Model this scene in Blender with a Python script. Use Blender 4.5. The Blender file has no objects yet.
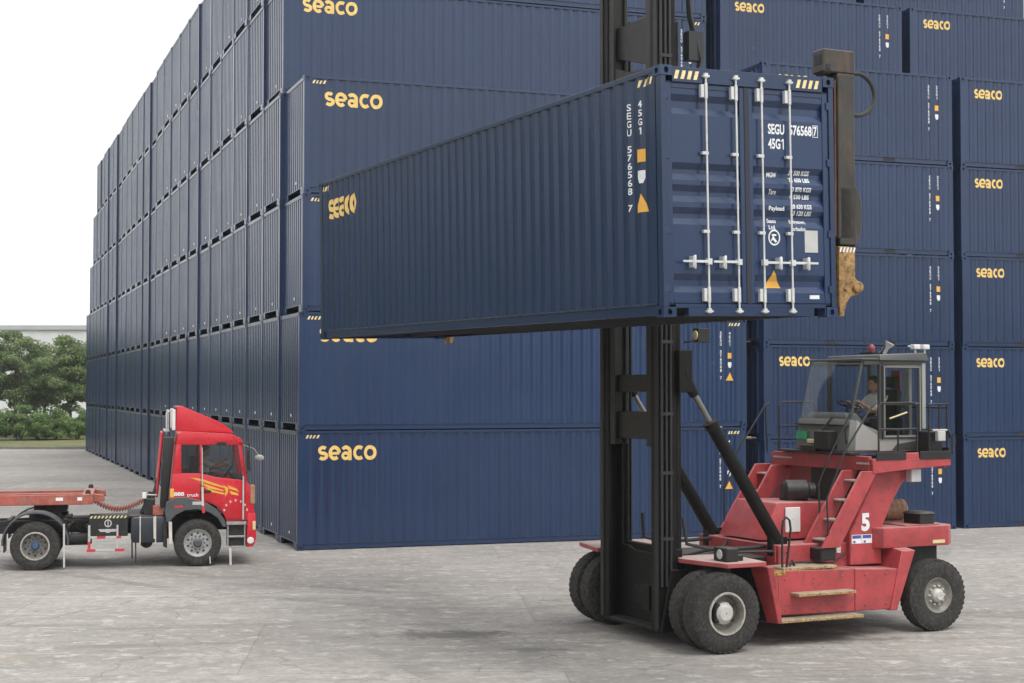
import bpy, bmesh, math, random
from mathutils import Vector, Matrix, Euler, noise as mnoise
R = math.radians
PI = math.pi
rng = random.Random(7)
HAZE = .0004
sc = bpy.context.scene
COL = sc.collection

# ------------------------------------------------------------------ materials
def new_mat(name):
    m = bpy.data.materials.new(name); m.use_nodes = True
    nt = m.node_tree; nt.nodes.clear()
    out = nt.nodes.new('ShaderNodeOutputMaterial')
    p = nt.nodes.new('ShaderNodeBsdfPrincipled')
    nt.links.new(p.outputs[0], out.inputs[0])
    return m, nt, p

def node(nt, kind, **kw):
    n = nt.nodes.new(kind)
    for k, v in kw.items():
        if k.startswith('i_'):
            key = k[2:]
            n.inputs[int(key) if key.isdigit() else key.replace('_', ' ')].default_value = v
        else:
            setattr(n, k, v)
    return n

def coords(nt, scale=(1, 1, 1), shift=True):
    """object space, moved by the object's own place so that copies differ"""
    tc = node(nt, 'ShaderNodeTexCoord')
    src = tc.outputs['Object']
    if shift:
        oi = node(nt, 'ShaderNodeObjectInfo')
        ad = node(nt, 'ShaderNodeVectorMath', operation='ADD')
        nt.links.new(src, ad.inputs[0]); nt.links.new(oi.outputs['Location'], ad.inputs[1])
        src = ad.outputs[0]
    mp = node(nt, 'ShaderNodeMapping'); mp.inputs['Scale'].default_value = scale
    nt.links.new(src, mp.inputs[0])
    return mp.outputs[0]

def ramp(nt, fac, stops):
    r = node(nt, 'ShaderNodeValToRGB')
    el = r.color_ramp.elements
    while len(el) < len(stops): el.new(0.5)
    for e, (pos, c) in zip(el, stops):
        e.position = pos; e.color = (c[0], c[1], c[2], 1) if hasattr(c, '__len__') else (c, c, c, 1)
    nt.links.new(fac, r.inputs[0])
    return r.outputs[0]

def mixc(nt, fac, a, b, blend='MIX'):
    m = node(nt, 'ShaderNodeMix', data_type='RGBA', blend_type=blend)
    for sock, v in ((m.inputs[0], fac), (m.inputs[6], a), (m.inputs[7], b)):
        if hasattr(v, 'is_output'): nt.links.new(v, sock)
        elif hasattr(v, '__len__'): sock.default_value = (v[0], v[1], v[2], 1)
        else: sock.default_value = v
    return m.outputs[2]

def noise(nt, vec, scale, detail=4, rough=.55):
    n = node(nt, 'ShaderNodeTexNoise'); n.inputs['Scale'].default_value = scale
    n.inputs['Detail'].default_value = detail; n.inputs['Roughness'].default_value = rough
    nt.links.new(vec, n.inputs['Vector'])
    return n.outputs[0]

def bump(nt, p, h, strength=.2, dist=.01):
    b = node(nt, 'ShaderNodeBump'); b.inputs['Strength'].default_value = strength; b.inputs['Distance'].default_value = dist
    nt.links.new(h, b.inputs['Height']); nt.links.new(b.outputs[0], p.inputs['Normal'])

def paint(name, c, rough=.45, vary=.25, dirt=None, dirt_at=(.58, .75), metal=0, scale=3, spec=.5, bmp=.06, dust=None, streak=False, dust_amt=(.25, .85)):
    m, nt, p = new_mat(name)
    v = coords(nt)
    n1 = noise(nt, v, scale, 5)
    dark = [x * (1 - vary) for x in c]; lite = [min(1, x * (1 + vary)) for x in c]
    col = ramp(nt, n1, [(.3, dark), (.7, lite)])
    if dirt:
        n2 = noise(nt, coords(nt, (1, 1, .25) if streak else (1, 1, 1)), scale * 3.1, 8, .65)
        f = ramp(nt, n2, [(dirt_at[0], 0), (dirt_at[1], 1)])
        col = mixc(nt, f, col, dirt)
    if dust:
        g = node(nt, 'ShaderNodeNewGeometry'); s = node(nt, 'ShaderNodeSeparateXYZ')
        nt.links.new(g.outputs['Normal'], s.inputs[0])
        f1 = ramp(nt, s.outputs[2], [(.55, 0), (.95, 1)])
        n3 = noise(nt, v, scale * 2, 6, .6)
        f2 = ramp(nt, n3, [(.25, dust_amt[0]), (.65, dust_amt[1])])
        mm = node(nt, 'ShaderNodeMath', operation='MULTIPLY'); nt.links.new(f1, mm.inputs[0]); nt.links.new(f2, mm.inputs[1])
        col = mixc(nt, mm.outputs[0], col, dust)
    nt.links.new(col, p.inputs['Base Color'])
    rr = node(nt, 'ShaderNodeMapRange'); rr.inputs[3].default_value = max(.05, rough - .1); rr.inputs[4].default_value = min(1, rough + .12)
    nt.links.new(noise(nt, v, scale * 2.3, 4), rr.inputs[0]); nt.links.new(rr.outputs[0], p.inputs['Roughness'])
    p.inputs['Metallic'].default_value = metal
    p.inputs['Specular IOR Level'].default_value = spec
    if bmp: bump(nt, p, noise(nt, v, scale * 6, 4), bmp, .01)
    return m

M = {}
def blue_material():
    m, nt, p = new_mat('container_blue_paint')
    oi = node(nt, 'ShaderNodeObjectInfo')
    v = coords(nt)
    big = noise(nt, v, .55, 3)
    base = ramp(nt, big, [(.3, (.0105, .0280, .0770)), (.7, (.0135, .0335, .0890))])
    rv = ramp(nt, oi.outputs['Random'], [(0, .86), (1, 1.12)])
    base = mixc(nt, 1.0, base, rv, 'MULTIPLY')
    # rain streaks and grime: narrow across, long downwards
    st = noise(nt, coords(nt, (7, 7, .35)), 1.0, 6, .6)
    f = ramp(nt, st, [(.5, 0), (.85, .22)])
    base = mixc(nt, f, base, (.034, .050, .095))
    sp = noise(nt, v, 14, 8, .7)
    f2 = ramp(nt, sp, [(.72, 0), (.80, .22)])
    base = mixc(nt, f2, base, (.035, .035, .045))
    nt.links.new(base, p.inputs['Base Color'])
    rr = node(nt, 'ShaderNodeMapRange'); rr.inputs[3].default_value = .18; rr.inputs[4].default_value = .30
    nt.links.new(noise(nt, v, .8, 2), rr.inputs[0]); nt.links.new(rr.outputs[0], p.inputs['Roughness'])
    p.inputs['Specular IOR Level'].default_value = .56
    bump(nt, p, noise(nt, coords(nt, (1.6, 1.6, 1.0)), 1.0, 2), .10, .012)
    return m
M['blue'] = blue_material()
M['under'] = paint('underseal_and_dark_openings', (.016, .018, .022), .7, .3)
M['logo'] = paint('lettering_yellow_film', (.80, .55, .17), .5, .06, scale=8, bmp=0)
M['stripe'] = paint('stripe_pale_yellow', (.82, .64, .32), .5, .25, scale=30, bmp=0)
M['white_film'] = paint('lettering_white_film', (.72, .74, .75), .5, .08, scale=8, bmp=0)
M['orange_film'] = paint('sign_orange_film', (.76, .40, .06), .5, .08, scale=8, bmp=0)
M['black_film'] = paint('black_film_and_hole_shade', (.02, .02, .022), .5, .1, scale=8, bmp=0)
M['plate'] = paint('sign_plate_grey', (.46, .46, .45), .45, .1, dirt=(.35, .28, .22), scale=6, bmp=0)
M['galv'] = paint('galvanised_bar', (.60, .61, .60), .38, .12, dirt=(.4, .36, .31), metal=.25, scale=9)
M['gasket'] = paint('door_gasket_rubber', (.018, .024, .036), .6, .1)
M['hred'] = paint('handler_red_paint', (.385, .052, .058), .42, .16, dirt=(.16, .045, .042), dirt_at=(.5, .78), scale=2.4, dust=(.47, .30, .28))
M['hred_dark'] = paint('handler_red_worn', (.34, .07, .07), .6, .2, dirt=(.12, .05, .045), scale=3, dust=(.52, .42, .39), dust_amt=(.6, 1.0))
M['mast'] = paint('mast_black_steel', (.0050, .0048, .0044), .55, .3, dirt=(.014, .012, .010), dirt_at=(.5, .8), scale=2, spec=.25, streak=True, dust=(.08, .07, .06))
M['mast_edge'] = paint('mast_flange_worn', (.018, .0185, .0155), .45, .25, dirt=(.03, .023, .017), scale=3, spec=.35, streak=True)
M['black'] = paint('black_painted_steel', (.011, .011, .011), .5, .25, dirt=(.04, .037, .034), scale=4, dust=(.12, .11, .10))
M['rubber'] = paint('tyre_rubber_dusty', (.028, .027, .026), .8, .2, dirt=(.085, .078, .068), dirt_at=(.45, .8), scale=6, spec=.3, bmp=.2)
M['rim'] = paint('wheel_rim_grey', (.19, .18, .16), .5, .15, dirt=(.09, .075, .06), dirt_at=(.5, .75), scale=7)
M['rim_lip'] = paint('wheel_lip_pale', (.42, .40, .36), .5, .15, dirt=(.16, .13, .1), dirt_at=(.45, .75), scale=7)
M['rim_grey'] = paint('wheel_disc_grey', (.33, .33, .32), .45, .12, dirt=(.12, .11, .1), dirt_at=(.5, .75), scale=8)
M['rim_white'] = paint('wheel_rim_white', (.50, .49, .46), .45, .1, dirt=(.2, .17, .14), dirt_at=(.55, .78), scale=8)
M['hub_blue'] = paint('hub_cap_blue', (.045, .09, .17), .5, .2, dirt=(.08, .07, .06))
M['tread'] = paint('step_tread_tan', (.38, .32, .23), .6, .25, dirt=(.17, .14, .12), dirt_at=(.5, .7), scale=10, bmp=.3)
M['tread_grey'] = paint('step_tread_grey', (.42, .38, .34), .55, .2, dirt=(.2, .12, .1), scale=8)
M['yellow_edge'] = paint('step_edge_yellow', (.55, .33, .07), .55, .25, dirt=(.13, .09, .05), dirt_at=(.45, .6), scale=10)
M['cab'] = paint('handler_cab_grey', (.145, .15, .14), .42, .08, dirt=(.13, .13, .12), scale=3, dust=(.33, .33, .31))
M['cab_white'] = paint('handler_cab_pale', (.30, .305, .29), .42, .06, dirt=(.28, .28, .26), scale=3)
M['cab_dark'] = paint('handler_cab_charcoal', (.045, .047, .045), .45, .15, dust=(.25, .25, .24))
M['olive'] = paint('spreader_olive_steel', (.036, .034, .028), .5, .25, dirt=(.085, .05, .034), dirt_at=(.52, .72), scale=2.5, streak=True, dust=(.15, .13, .1))
M['rust'] = paint('spreader_rusty_steel', (.115, .052, .032), .65, .35, dirt=(.05, .045, .04), scale=5, streak=True)
M['rust_yellow'] = paint('rusty_yellow_shoe', (.36, .21, .07), .6, .3, dirt=(.06, .04, .028), dirt_at=(.44, .66), scale=6)
M['chrome'] = paint('cylinder_rod_chrome', (.24, .235, .22), .3, .1, metal=.9, bmp=0)
M['hose'] = paint('hydraulic_hose', (.02, .021, .022), .5, .15)
M['tan'] = paint('silencer_wrap', (.34, .20, .12), .65, .25, dirt=(.12, .075, .05), scale=8)
M['white'] = paint('white_enamel', (.68, .68, .66), .4, .08, dirt=(.45, .42, .38), scale=6)
M['lamp_red'] = paint('beacon_red_lens', (.26, .05, .045), .3, .15, bmp=0)
M['green'] = paint('sticker_green', (.03, .30, .15), .45, .1, bmp=0)
M['pale_yellow'] = paint('lamp_pale_yellow', (.62, .56, .30), .3, .08, bmp=0)
M['sticker_blue'] = paint('sticker_blue', (.06, .09, .30), .4, .1, bmp=0)
M['tred'] = paint('truck_red_paint', (.54, .018, .030), .28, .1, dirt=(.36, .04, .045), dirt_at=(.6, .85), scale=2, bmp=.02, dust=(.55, .12, .12))
M['tgrey'] = paint('truck_fender_grey', (.07, .075, .082), .5, .15, dust=(.21, .215, .22))
M['tank'] = paint('fuel_tank_slate', (.022, .028, .040), .5, .2, dirt=(.07, .065, .06), dust=(.16, .17, .18))
M['chassis'] = paint('truck_chassis_black', (.013, .013, .0135), .7, .25, dirt=(.045, .04, .034), dirt_at=(.5, .75), scale=4, dust=(.12, .11, .10))
M['trailer'] = paint('trailer_red_oxide', (.36, .075, .055), .6, .3, dirt=(.24, .15, .115), dirt_at=(.45, .68), scale=5, dust=(.42, .24, .18))
M['strap'] = paint('pale_hanging_strap', (.55, .50, .45), .7, .15)
M['strap_red'] = paint('red_marker_band', (.50, .03, .05), .5, .1)
M['skin'] = paint('skin', (.42, .235, .16), .55, .06, bmp=.02)
M['shirt'] = paint('light_cotton_shirt', (.62, .61, .59), .85, .08, scale=10)
M['trousers'] = paint('dark_trousers', (.03, .035, .05), .85, .15, scale=10)
M['hair'] = paint('black_hair', (.012, .010, .009), .6, .2, scale=20)
M['seatcloth'] = paint('seat_dark_cloth', (.02, .021, .023), .8, .2)
M['bark'] = paint('tree_bark', (.075, .058, .045), .9, .3, scale=5, bmp=.4)
def leafy(name, c):
    m = paint(name, c, .6, .25, scale=1.2, bmp=0, spec=.3); nt = m.node_tree
    out = [n for n in nt.nodes if n.type == 'OUTPUT_MATERIAL'][0]; pr = [n for n in nt.nodes if n.type == 'BSDF_PRINCIPLED'][0]
    tr_ = nt.nodes.new('ShaderNodeBsdfTranslucent'); ms = nt.nodes.new('ShaderNodeMixShader'); ms.inputs[0].default_value = .38
    nt.links.new(pr.inputs['Base Color'].links[0].from_socket, tr_.inputs[0])
    nt.links.new(pr.outputs[0], ms.inputs[1]); nt.links.new(tr_.outputs[0], ms.inputs[2]); nt.links.new(ms.outputs[0], out.inputs[0])
    return m
for i, c in enumerate([(.15, .21, .085), (.20, .265, .105), (.26, .315, .14), (.11, .165, .08)]):
    M['leaf%d' % i] = leafy('leaf_green_%s' % ['mid', 'fresh', 'light', 'deep'][i], c)
for i, c in enumerate([(.14, .225, .07), (.19, .28, .095), (.105, .175, .06)]):
    M['bush%d' % i] = leafy('shrub_green_%s' % ['mid', 'light', 'deep'][i], c)
M['clad'] = paint('warehouse_white_cladding', (.62, .63, .63), .6, .05, dirt=(.55, .55, .54), scale=.3, bmp=0)
M['clad_trim'] = paint('warehouse_grey_trim', (.40, .42, .43), .6, .08, scale=.5, bmp=0)
M['kerb'] = paint('kerb_concrete', (.20, .19, .175), .85, .15, dirt=(.11, .105, .095), scale=2)

def glass_material(name, tint, mixf=.10):
    m = bpy.data.materials.new(name); m.use_nodes = True
    nt = m.node_tree; nt.nodes.clear()
    o = nt.nodes.new('ShaderNodeOutputMaterial'); t = nt.nodes.new('ShaderNodeBsdfTransparent')
    t.inputs[0].default_value = (*tint, 1)
    g = nt.nodes.new('ShaderNodeBsdfGlossy'); g.inputs['Roughness'].default_value = .03
    lw = nt.nodes.new('ShaderNodeLayerWeight'); lw.inputs[0].default_value = .5
    pw = nt.nodes.new('ShaderNodeMath'); pw.operation = 'POWER'; pw.inputs[1].default_value = 5
    f = nt.nodes.new('ShaderNodeMath'); f.operation = 'MULTIPLY_ADD'; f.inputs[1].default_value = .7; f.inputs[2].default_value = .05
    nt.links.new(lw.outputs['Facing'], pw.inputs[0]); nt.links.new(pw.outputs[0], f.inputs[0])
    mx = nt.nodes.new('ShaderNodeMixShader')
    nt.links.new(f.outputs[0], mx.inputs[0]); nt.links.new(t.outputs[0], mx.inputs[1]); nt.links.new(g.outputs[0], mx.inputs[2])
    nt.links.new(mx.outputs[0], o.inputs[0])
    return m
M['glass'] = glass_material('window_glass_clear', (.86, .89, .885))
M['glass_mid'] = glass_material('window_glass_smoked', (.62, .66, .67))
M['glass_dark'] = glass_material('window_glass_tinted', (.42, .45, .46))

# ------------------------------------------------------------------ mesh builder
class MB:
    def __init__(s): s.v = []; s.f = []; s.m = []
    def add(s, verts, faces, m=0):
        o = len(s.v); s.v += [tuple(p) for p in verts]
        for f in faces: s.f.append([o + i for i in f]); s.m.append(m)
        return s
    def hexa(s, p, m=0):
        """p: bottom ring of four then top ring of four"""
        return s.add(p, [(3, 2, 1, 0), (4, 5, 6, 7), (0, 1, 5, 4), (1, 2, 6, 5), (2, 3, 7, 6), (3, 0, 4, 7)], m)
    def box(s, x0, y0, z0, x1, y1, z1, m=0):
        if x0 > x1: x0, x1 = x1, x0
        if y0 > y1: y0, y1 = y1, y0
        if z0 > z1: z0, z1 = z1, z0
        return s.hexa([(x0, y0, z0), (x1, y0, z0), (x1, y1, z0), (x0, y1, z0), (x0, y0, z1), (x1, y0, z1), (x1, y1, z1), (x0, y1, z1)], m)
    def prism(s, poly, a, b, axis='y', m=0):
        n = len(poly)
        area = sum(poly[i][0] * poly[(i + 1) % n][1] - poly[(i + 1) % n][0] * poly[i][1] for i in range(n))
        if area < 0: poly = poly[::-1]
        def P(q, t):
            if axis == 'y': return (q[0], t, q[1])
            if axis == 'x': return (t, q[0], q[1])
            return (q[0], q[1], t)
        if a > b: a, b = b, a
        vs = [P(q, a) for q in poly] + [P(q, b) for q in poly]
        low = list(range(n)); top = list(range(n, 2 * n))
        fs = [low if axis == 'y' else low[::-1], top[::-1] if axis == 'y' else top]
        for i in range(n):
            j = (i + 1) % n
            fs.append((j, i, n + i, n + j) if axis == 'y' else (i, j, n + j, n + i))
        return s.add(vs, fs, m)
    def tube(s, pts, r, n=10, m=0, caps=True):
        pts = [Vector(p) for p in pts]
        k = len(pts); rs = r if hasattr(r, '__len__') else [r] * k
        ring = []; up = None
        for i, p in enumerate(pts):
            d = (pts[min(i + 1, k - 1)] - pts[max(i - 1, 0)]).normalized()
            if up is None: up = Vector((0, 0, 1)) if abs(d.z) < .9 else Vector((1, 0, 0))
            a = d.cross(up).normalized(); b = a.cross(d).normalized(); up = b
            ring.append([p + (a * math.cos(2 * PI * j / n) + b * math.sin(2 * PI * j / n)) * rs[i] for j in range(n)])
        vs = [q for rg in ring for q in rg]; fs = []
        for i in range(k - 1):
            for j in range(n):
                j2 = (j + 1) % n
                fs.append((i * n + j, (i + 1) * n + j, (i + 1) * n + j2, i * n + j2))
        if caps: fs += [list(range(n)), list(range((k - 1) * n, k * n))[::-1]]
        return s.add(vs, fs, m)
    def lathe(s, prof, c, axis=(0, 1, 0), n=40, m=0, caps=True):
        """prof: (radius, distance along axis)"""
        ax = Vector(axis).normalized(); c = Vector(c)
        up = Vector((0, 0, 1)) if abs(ax.z) < .9 else Vector((1, 0, 0))
        a = ax.cross(up).normalized(); b = ax.cross(a).normalized()
        vs = []; k = len(prof)
        for r, h in prof:
            for j in range(n):
                t = 2 * PI * j / n
                vs.append(c + ax * h + (a * math.cos(t) + b * math.sin(t)) * r)
        fs = []
        for i in range(k - 1):
            for j in range(n):
                j2 = (j + 1) % n
                fs.append((i * n + j, i * n + j2, (i + 1) * n + j2, (i + 1) * n + j))
        if caps: fs += [list(range(n))[::-1], list(range((k - 1) * n, k * n))]
        return s.add(vs, fs, m)
    def ellipsoid(s, c, r, n=14, m=0):
        vs = []; fs = []; k = n // 2
        for i in range(k + 1):
            a = PI * i / k
            for j in range(n):
                t = 2 * PI * j / n
                vs.append((c[0] + r[0] * math.sin(a) * math.cos(t), c[1] + r[1] * math.sin(a) * math.sin(t), c[2] + r[2] * math.cos(a)))
        for i in range(k):
            for j in range(n):
                j2 = (j + 1) % n
                fs.append((i * n + j, (i + 1) * n + j, (i + 1) * n + j2, i * n + j2))
        return s.add(vs, fs, m)
    def xform(s, mat):
        s.v = [tuple(mat @ Vector(p)) for p in s.v]; return s
    def mesh(s, name, mats, bevel=0, seg=1, smooth=35, merge=False):
        me = bpy.data.meshes.new(name)
        bm = bmesh.new()
        bv = [bm.verts.new(p) for p in s.v]
        for f, mi in zip(s.f, s.m):
            try:
                fc = bm.faces.new([bv[i] for i in f]); fc.material_index = mi
            except ValueError: pass
        if merge: bmesh.ops.remove_doubles(bm, verts=bm.verts, dist=1e-5)
        bmesh.ops.recalc_face_normals(bm, faces=bm.faces) if bevel else None
        if bevel:
            es = [e for e in bm.edges if len(e.link_faces) == 2 and e.calc_face_angle(0) > R(28)]
            bmesh.ops.bevel(bm, geom=es, offset=bevel, offset_type='OFFSET', segments=seg, profile=.5, affect='EDGES', clamp_overlap=True)
        bm.to_mesh(me); bm.free()
        for mt in (mats if isinstance(mats, (list, tuple)) else [mats]): me.materials.append(mt)
        if smooth:
            me.polygons.foreach_set('use_smooth', [True] * len(me.polygons))
            me.set_sharp_from_angle(angle=R(smooth))
        return me
    def build(s, name, mats, parent=None, **kw):
        return link(name, s.mesh(name, mats, **kw), parent)

def link(name, me, parent=None, loc=None):
    o = bpy.data.objects.new(name, me); COL.objects.link(o)
    if parent: o.parent = parent
    if loc: o.location = loc
    return o
def thing(name, label, cat, loc=(0, 0, 0), rz=0, group=None, me=None):
    o = bpy.data.objects.new(name, me); COL.objects.link(o)
    if me is None: o.empty_display_size = .3
    o.location = loc; o.rotation_euler = (0, 0, rz)
    o['label'] = label; o['category'] = cat
    if group: o['group'] = group
    return o
def structure(o): o['kind'] = 'structure'; return o

# ------------------------------------------------------------------ lettering
_text_cache = {}
def text_geo(body, bold=0.0):
    key = (body, bold)
    if key in _text_cache: return _text_cache[key]
    cu = bpy.data.curves.new('lettering', 'FONT'); cu.body = body; cu.size = 1; cu.offset = bold; cu.resolution_u = 3
    ob = bpy.data.objects.new('lettering', cu); COL.objects.link(ob)
    dg = bpy.context.evaluated_depsgraph_get(); dg.update()
    me = bpy.data.meshes.new_from_object(ob.evaluated_get(dg))
    vs = [(v.co.x, v.co.y) for v in me.vertices]; fs = [list(p.vertices) for p in me.polygons]
    bpy.data.objects.remove(ob); bpy.data.curves.remove(cu); bpy.data.meshes.remove(me)
    _text_cache[key] = (vs, fs)
    return vs, fs
def figure_one(x, y, w, h):
    t = w * .42
    return merge2(([(x + w - t, y), (x + w, y), (x + w, y + h), (x + w - t, y + h)], [[0, 1, 2, 3]]), ([(x, y + h * .70), (x + w - t, y + h * .80), (x + w - t, y + h), (x + w - t * 1.25, y + h), (x, y + h * .82)], [[0, 1, 2, 3, 4]]))
def fit_text(body, x, y, w=None, h=None, bold=0.0):
    """2-D lettering placed with its lower left corner at x, y and scaled to w by h"""
    vs, fs = text_geo(body, bold)
    x0 = min(v[0] for v in vs); x1 = max(v[0] for v in vs); y0 = min(v[1] for v in vs); y1 = max(v[1] for v in vs)
    sx = w / (x1 - x0) if w else None; sy = h / (y1 - y0) if h else None
    sx = sx or sy; sy = sy or sx
    return [((a - x0) * sx + x, (b - y0) * sy + y) for a, b in vs], fs
def stacked(body, xc, ytop, ch, cw, step, bold=.02):
    V = []; F = []
    for i, c in enumerate(body):
        if c == ' ': continue
        w = cw * (.6 if c in '1I' else 1)
        v, f = figure_one(xc - w / 2, ytop - i * step - ch, w, ch) if c == '1' else fit_text(c, xc - w / 2, ytop - i * step - ch, w, ch, bold)
        o = len(V); V += v; F += [[o + k for k in q] for q in f]
    return V, F
def merge2(*parts):
    V = []; F = []
    for v, f in parts:
        o = len(V); V += v; F += [[o + k for k in q] for q in f]
    return V, F
def poly2(pts): return list(pts), [list(range(len(pts)))]
def ribbon(pts, w, closed=False):
    pts = [Vector((a, b)) for a, b in pts]; n = len(pts); V = []; F = []
    for i, p in enumerate(pts):
        q0 = pts[(i - 1) % n] if closed or i else p; q1 = pts[(i + 1) % n] if closed or i < n - 1 else p
        d = (q1 - q0).normalized(); nn = Vector((-d.y, d.x)) * w / 2
        V += [tuple(p + nn), tuple(p - nn)]
    for i in range(n if closed else n - 1):
        j = (i + 1) % n; F.append([2 * i, 2 * i + 1, 2 * j + 1, 2 * j])
    return V, F
def logo_geo(x, y, w, h):
    def arc(cx, cy, rx, ry, a, b, k=20): return [(cx + rx * math.cos(R(a + (b - a) * i / k)), cy + ry * math.sin(R(a + (b - a) * i / k))) for i in range(k + 1)]
    T = .25
    S = [(ribbon(arc(.42, .685, .27, .195, 38, 268) + arc(.42, .305, .29, .185, 88, -146)[1:], T * .95), 0.0)]
    E_ = [(ribbon([(.10, .475), (.82, .475)], T * .72), .0), (ribbon(arc(.47, .5, .35, .38, 0, 312), T), .0)]
    A_ = [(ribbon(arc(.37, .30, .25, .185, 0, 345, 24), T * .85, True), 0), (ribbon(arc(.38, .60, .30, .28, 148, 0, 12) + [(.68, .4), (.68, .0)], T), 0)]
    C_ = [(ribbon(arc(.48, .5, .36, .38, 52, 308), T), 0)]
    O_ = [(ribbon(arc(.49, .5, .37, .38, 0, 350, 35), T, True), 0)]
    parts = []; ox = 0.0
    for g, adv in ((S, .84), (E_, .97), (A_, .93), (C_, .84), (O_, .98)):
        for (v, f), _ in g: parts.append(([(a + ox, b) for a, b in v], f))
        ox += adv
    k = w / (ox - .04)
    return [([(x + a * k, y + b * h) for a, b in v], f) for v, f in parts]
def layered(parts): 
    # each stroke a hair further out than the one before, so that none share a plane
    return parts
def decal_mesh(name, V, F, mat, fn, cuts=None):
    bm = bmesh.new()
    bv = [bm.verts.new((a, b, 0)) for a, b in V]
    for f in F:
        try: bm.faces.new([bv[i] for i in f])
        except ValueError: pass
    if cuts:
        lo = min(a for a, b in V); hi = max(a for a, b in V)
        for c in cuts:
            if lo < c < hi:
                bmesh.ops.bisect_plane(bm, geom=bm.verts[:] + bm.edges[:] + bm.faces[:], plane_co=(c, 0, 0), plane_no=(1, 0, 0))
    for v in bm.verts: v.co = Vector(fn(v.co.x, v.co.y))
    me = bpy.data.meshes.new(name); bm.to_mesh(me); bm.free(); me.materials.append(mat)
    return me

# ------------------------------------------------------------------ containers
W = 2.438
CX, CY, CZ = .178, .162, .118          # corner casting
DIMS = {'long': (12.192, 2.896), 'short': (6.04, 2.55)}
def corr_breaks(a, b, pitch=.278, flat=.072, slope=.068, depth=.036):
    """break points (x, depth) of a trapezoid corrugation between a and b"""
    n = max(1, int((b - a - .06) / pitch)); x = a + (b - a - n * pitch + .0) / 2
    pts = [(a, 0.0)]
    for i in range(n):
        q = x + i * pitch + flat / 2
        pts += [(q, 0.0), (q + slope, depth), (q + slope + (pitch - flat - 2 * slope), depth), (q + 2 * slope + (pitch - flat - 2 * slope), 0.0)]
    pts.append((b, 0.0))
    return pts
def corr_at(pts, x):
    for (x0, d0), (x1, d1) in zip(pts, pts[1:]):
        if x0 <= x <= x1: return d0 + (d1 - d0) * (x - x0) / max(1e-9, x1 - x0)
    return 0.0
PY = .014                                # how far the side panel sits inside the rails
SIDE = {}; MESH = {}
for kind, (L, H) in DIMS.items():
    SIDE[kind] = corr_breaks(.15, L - .15)
    hl = kind == 'long'
    # side panel: one corrugated sheet
    mb = MB()
    pts = SIDE[kind]; z0, z1 = .155, H - .062
    n = len(pts)
    mb.add([(x, PY + d, z0) for x, d in pts] + [(x, PY + d, z1) for x, d in pts], [(i, i + 1, n + i + 1, n + i) for i in range(n - 1)])
    MESH['side', kind] = mb.mesh('side_panel', M['blue'], smooth=0)
    # end panel (front wall of the box)
    ep = corr_breaks(.1, W - .1, .25, .12, .035, .028)
    mb = MB(); n = len(ep)
    mb.add([(.02 + d, y, .18) for y, d in ep] + [(.02 + d, y, H - .1) for y, d in ep], [(i + 1, i, n + i, n + i + 1) for i in range(n - 1)])
    MESH['end', kind] = mb.mesh('end_panel', M['blue'], smooth=0)
    # frames: posts, rails, plain far walls and roof
    def front_end(mb, castings=False):
        for y0, y1 in ((.004, .104), (W - .104, W - .004)):
            mb.box(.004, y0, CZ, .15, y1, H - CZ)
        mb.box(.006, CY, H - .105, .075, W - CY, H - .012)
        mb.box(.006, CY, .012, .06, .44, .185); mb.box(.006, W - .44, .012, .06, W - CY, .185)
        mb.box(.008, .44, .162, .06, W - .44, .183)
        if castings:
            for y0 in (0, W - CY):
                for zz in (0, H - CZ): mb.box(0, y0, zz, CX, y0 + CY, zz + CZ)
    def side_rails(mb, ys):
        for sgn, y in ys:
            def Y(a): return y + sgn * a
            mb.box(CX, Y(.004), H - .064, L - CX, Y(.064), H - .006)          # top rail tube
            mb.box(CX, Y(.03), .03, L - CX, Y(.036), .15)                     # bottom rail web
            mb.box(CX, Y(.004), .146, L - CX, Y(.05), .158)                   # its upper lip
            mb.box(CX, Y(.014), .022, L - CX, Y(.08), .032)                   # its lower lip
    def shell(mb, near_wall):
        if near_wall: mb.box(.15, .03, .16, L - .15, .04, H - .06)
        mb.box(.15, W - .04, .16, L - .15, W - .03, H - .06)
        mb.box(L - .06, .1, .16, L - .03, W - .1, H - .06)
        mb.box(.07, .06, H - .03, L - .07, W - .06, H - .015)
        mb.box(.07, .05, .16, L - .07, W - .05, .175)
        mb.box(.9, .05, .004, 1.0, W - .05, .16)
    for far in (0, 1):
        mb = MB(); front_end(mb, far); shell(mb, True)
        if not far: side_rails(mb, [(1, 0), (-1, W)])
        for y0, y1 in ((.004, .104), (W - .104, W - .004)): mb.box(L - .15, y0, CZ, L - .004, y1, H - CZ)
        MESH['frame_far' if far else 'frame_end', kind] = mb.mesh('frame', M['blue'], bevel=0 if far else .006)
    mb = MB(); front_end(mb); side_rails(mb, [(1, 0), (-1, W)])
    for y0, y1 in ((.004, .104), (W - .104, W - .004)): mb.box(L - .15, y0, CZ, L - .004, y1, H - CZ)
    shell(mb, False)
    if kind == 'short':
        MESH['frame_side', kind] = mb.mesh('frame', M['blue'], bevel=.006)
        mb = MB()
        mb.box(L / 2 - .95 - .18, .026, .018, L / 2 - .95 + .18, .03, .142)  # flat dark plate paints the shade of the fork pocket opening
        MESH['pocket_shade', kind] = mb.mesh('fork_pocket_shade', M['under'])
    else: MESH['frame_side', kind] = mb.mesh('frame', M['blue'], bevel=.006)
    # lettering and signs on the long side
    cuts = [p[0] for p in pts]
    on = lambda x, z, pts=pts: (x, PY + corr_at(pts, x) - .003, z)
    on2 = lambda x, z, pts=pts: (x, PY + corr_at(pts, x) - .005, z)
    if hl:
        LP = logo_geo(.50, 2.17, 1.46, .36)
    else:
        LP = logo_geo(.47, 1.98, .95, .265)
    bmj = bmesh.new()
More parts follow.
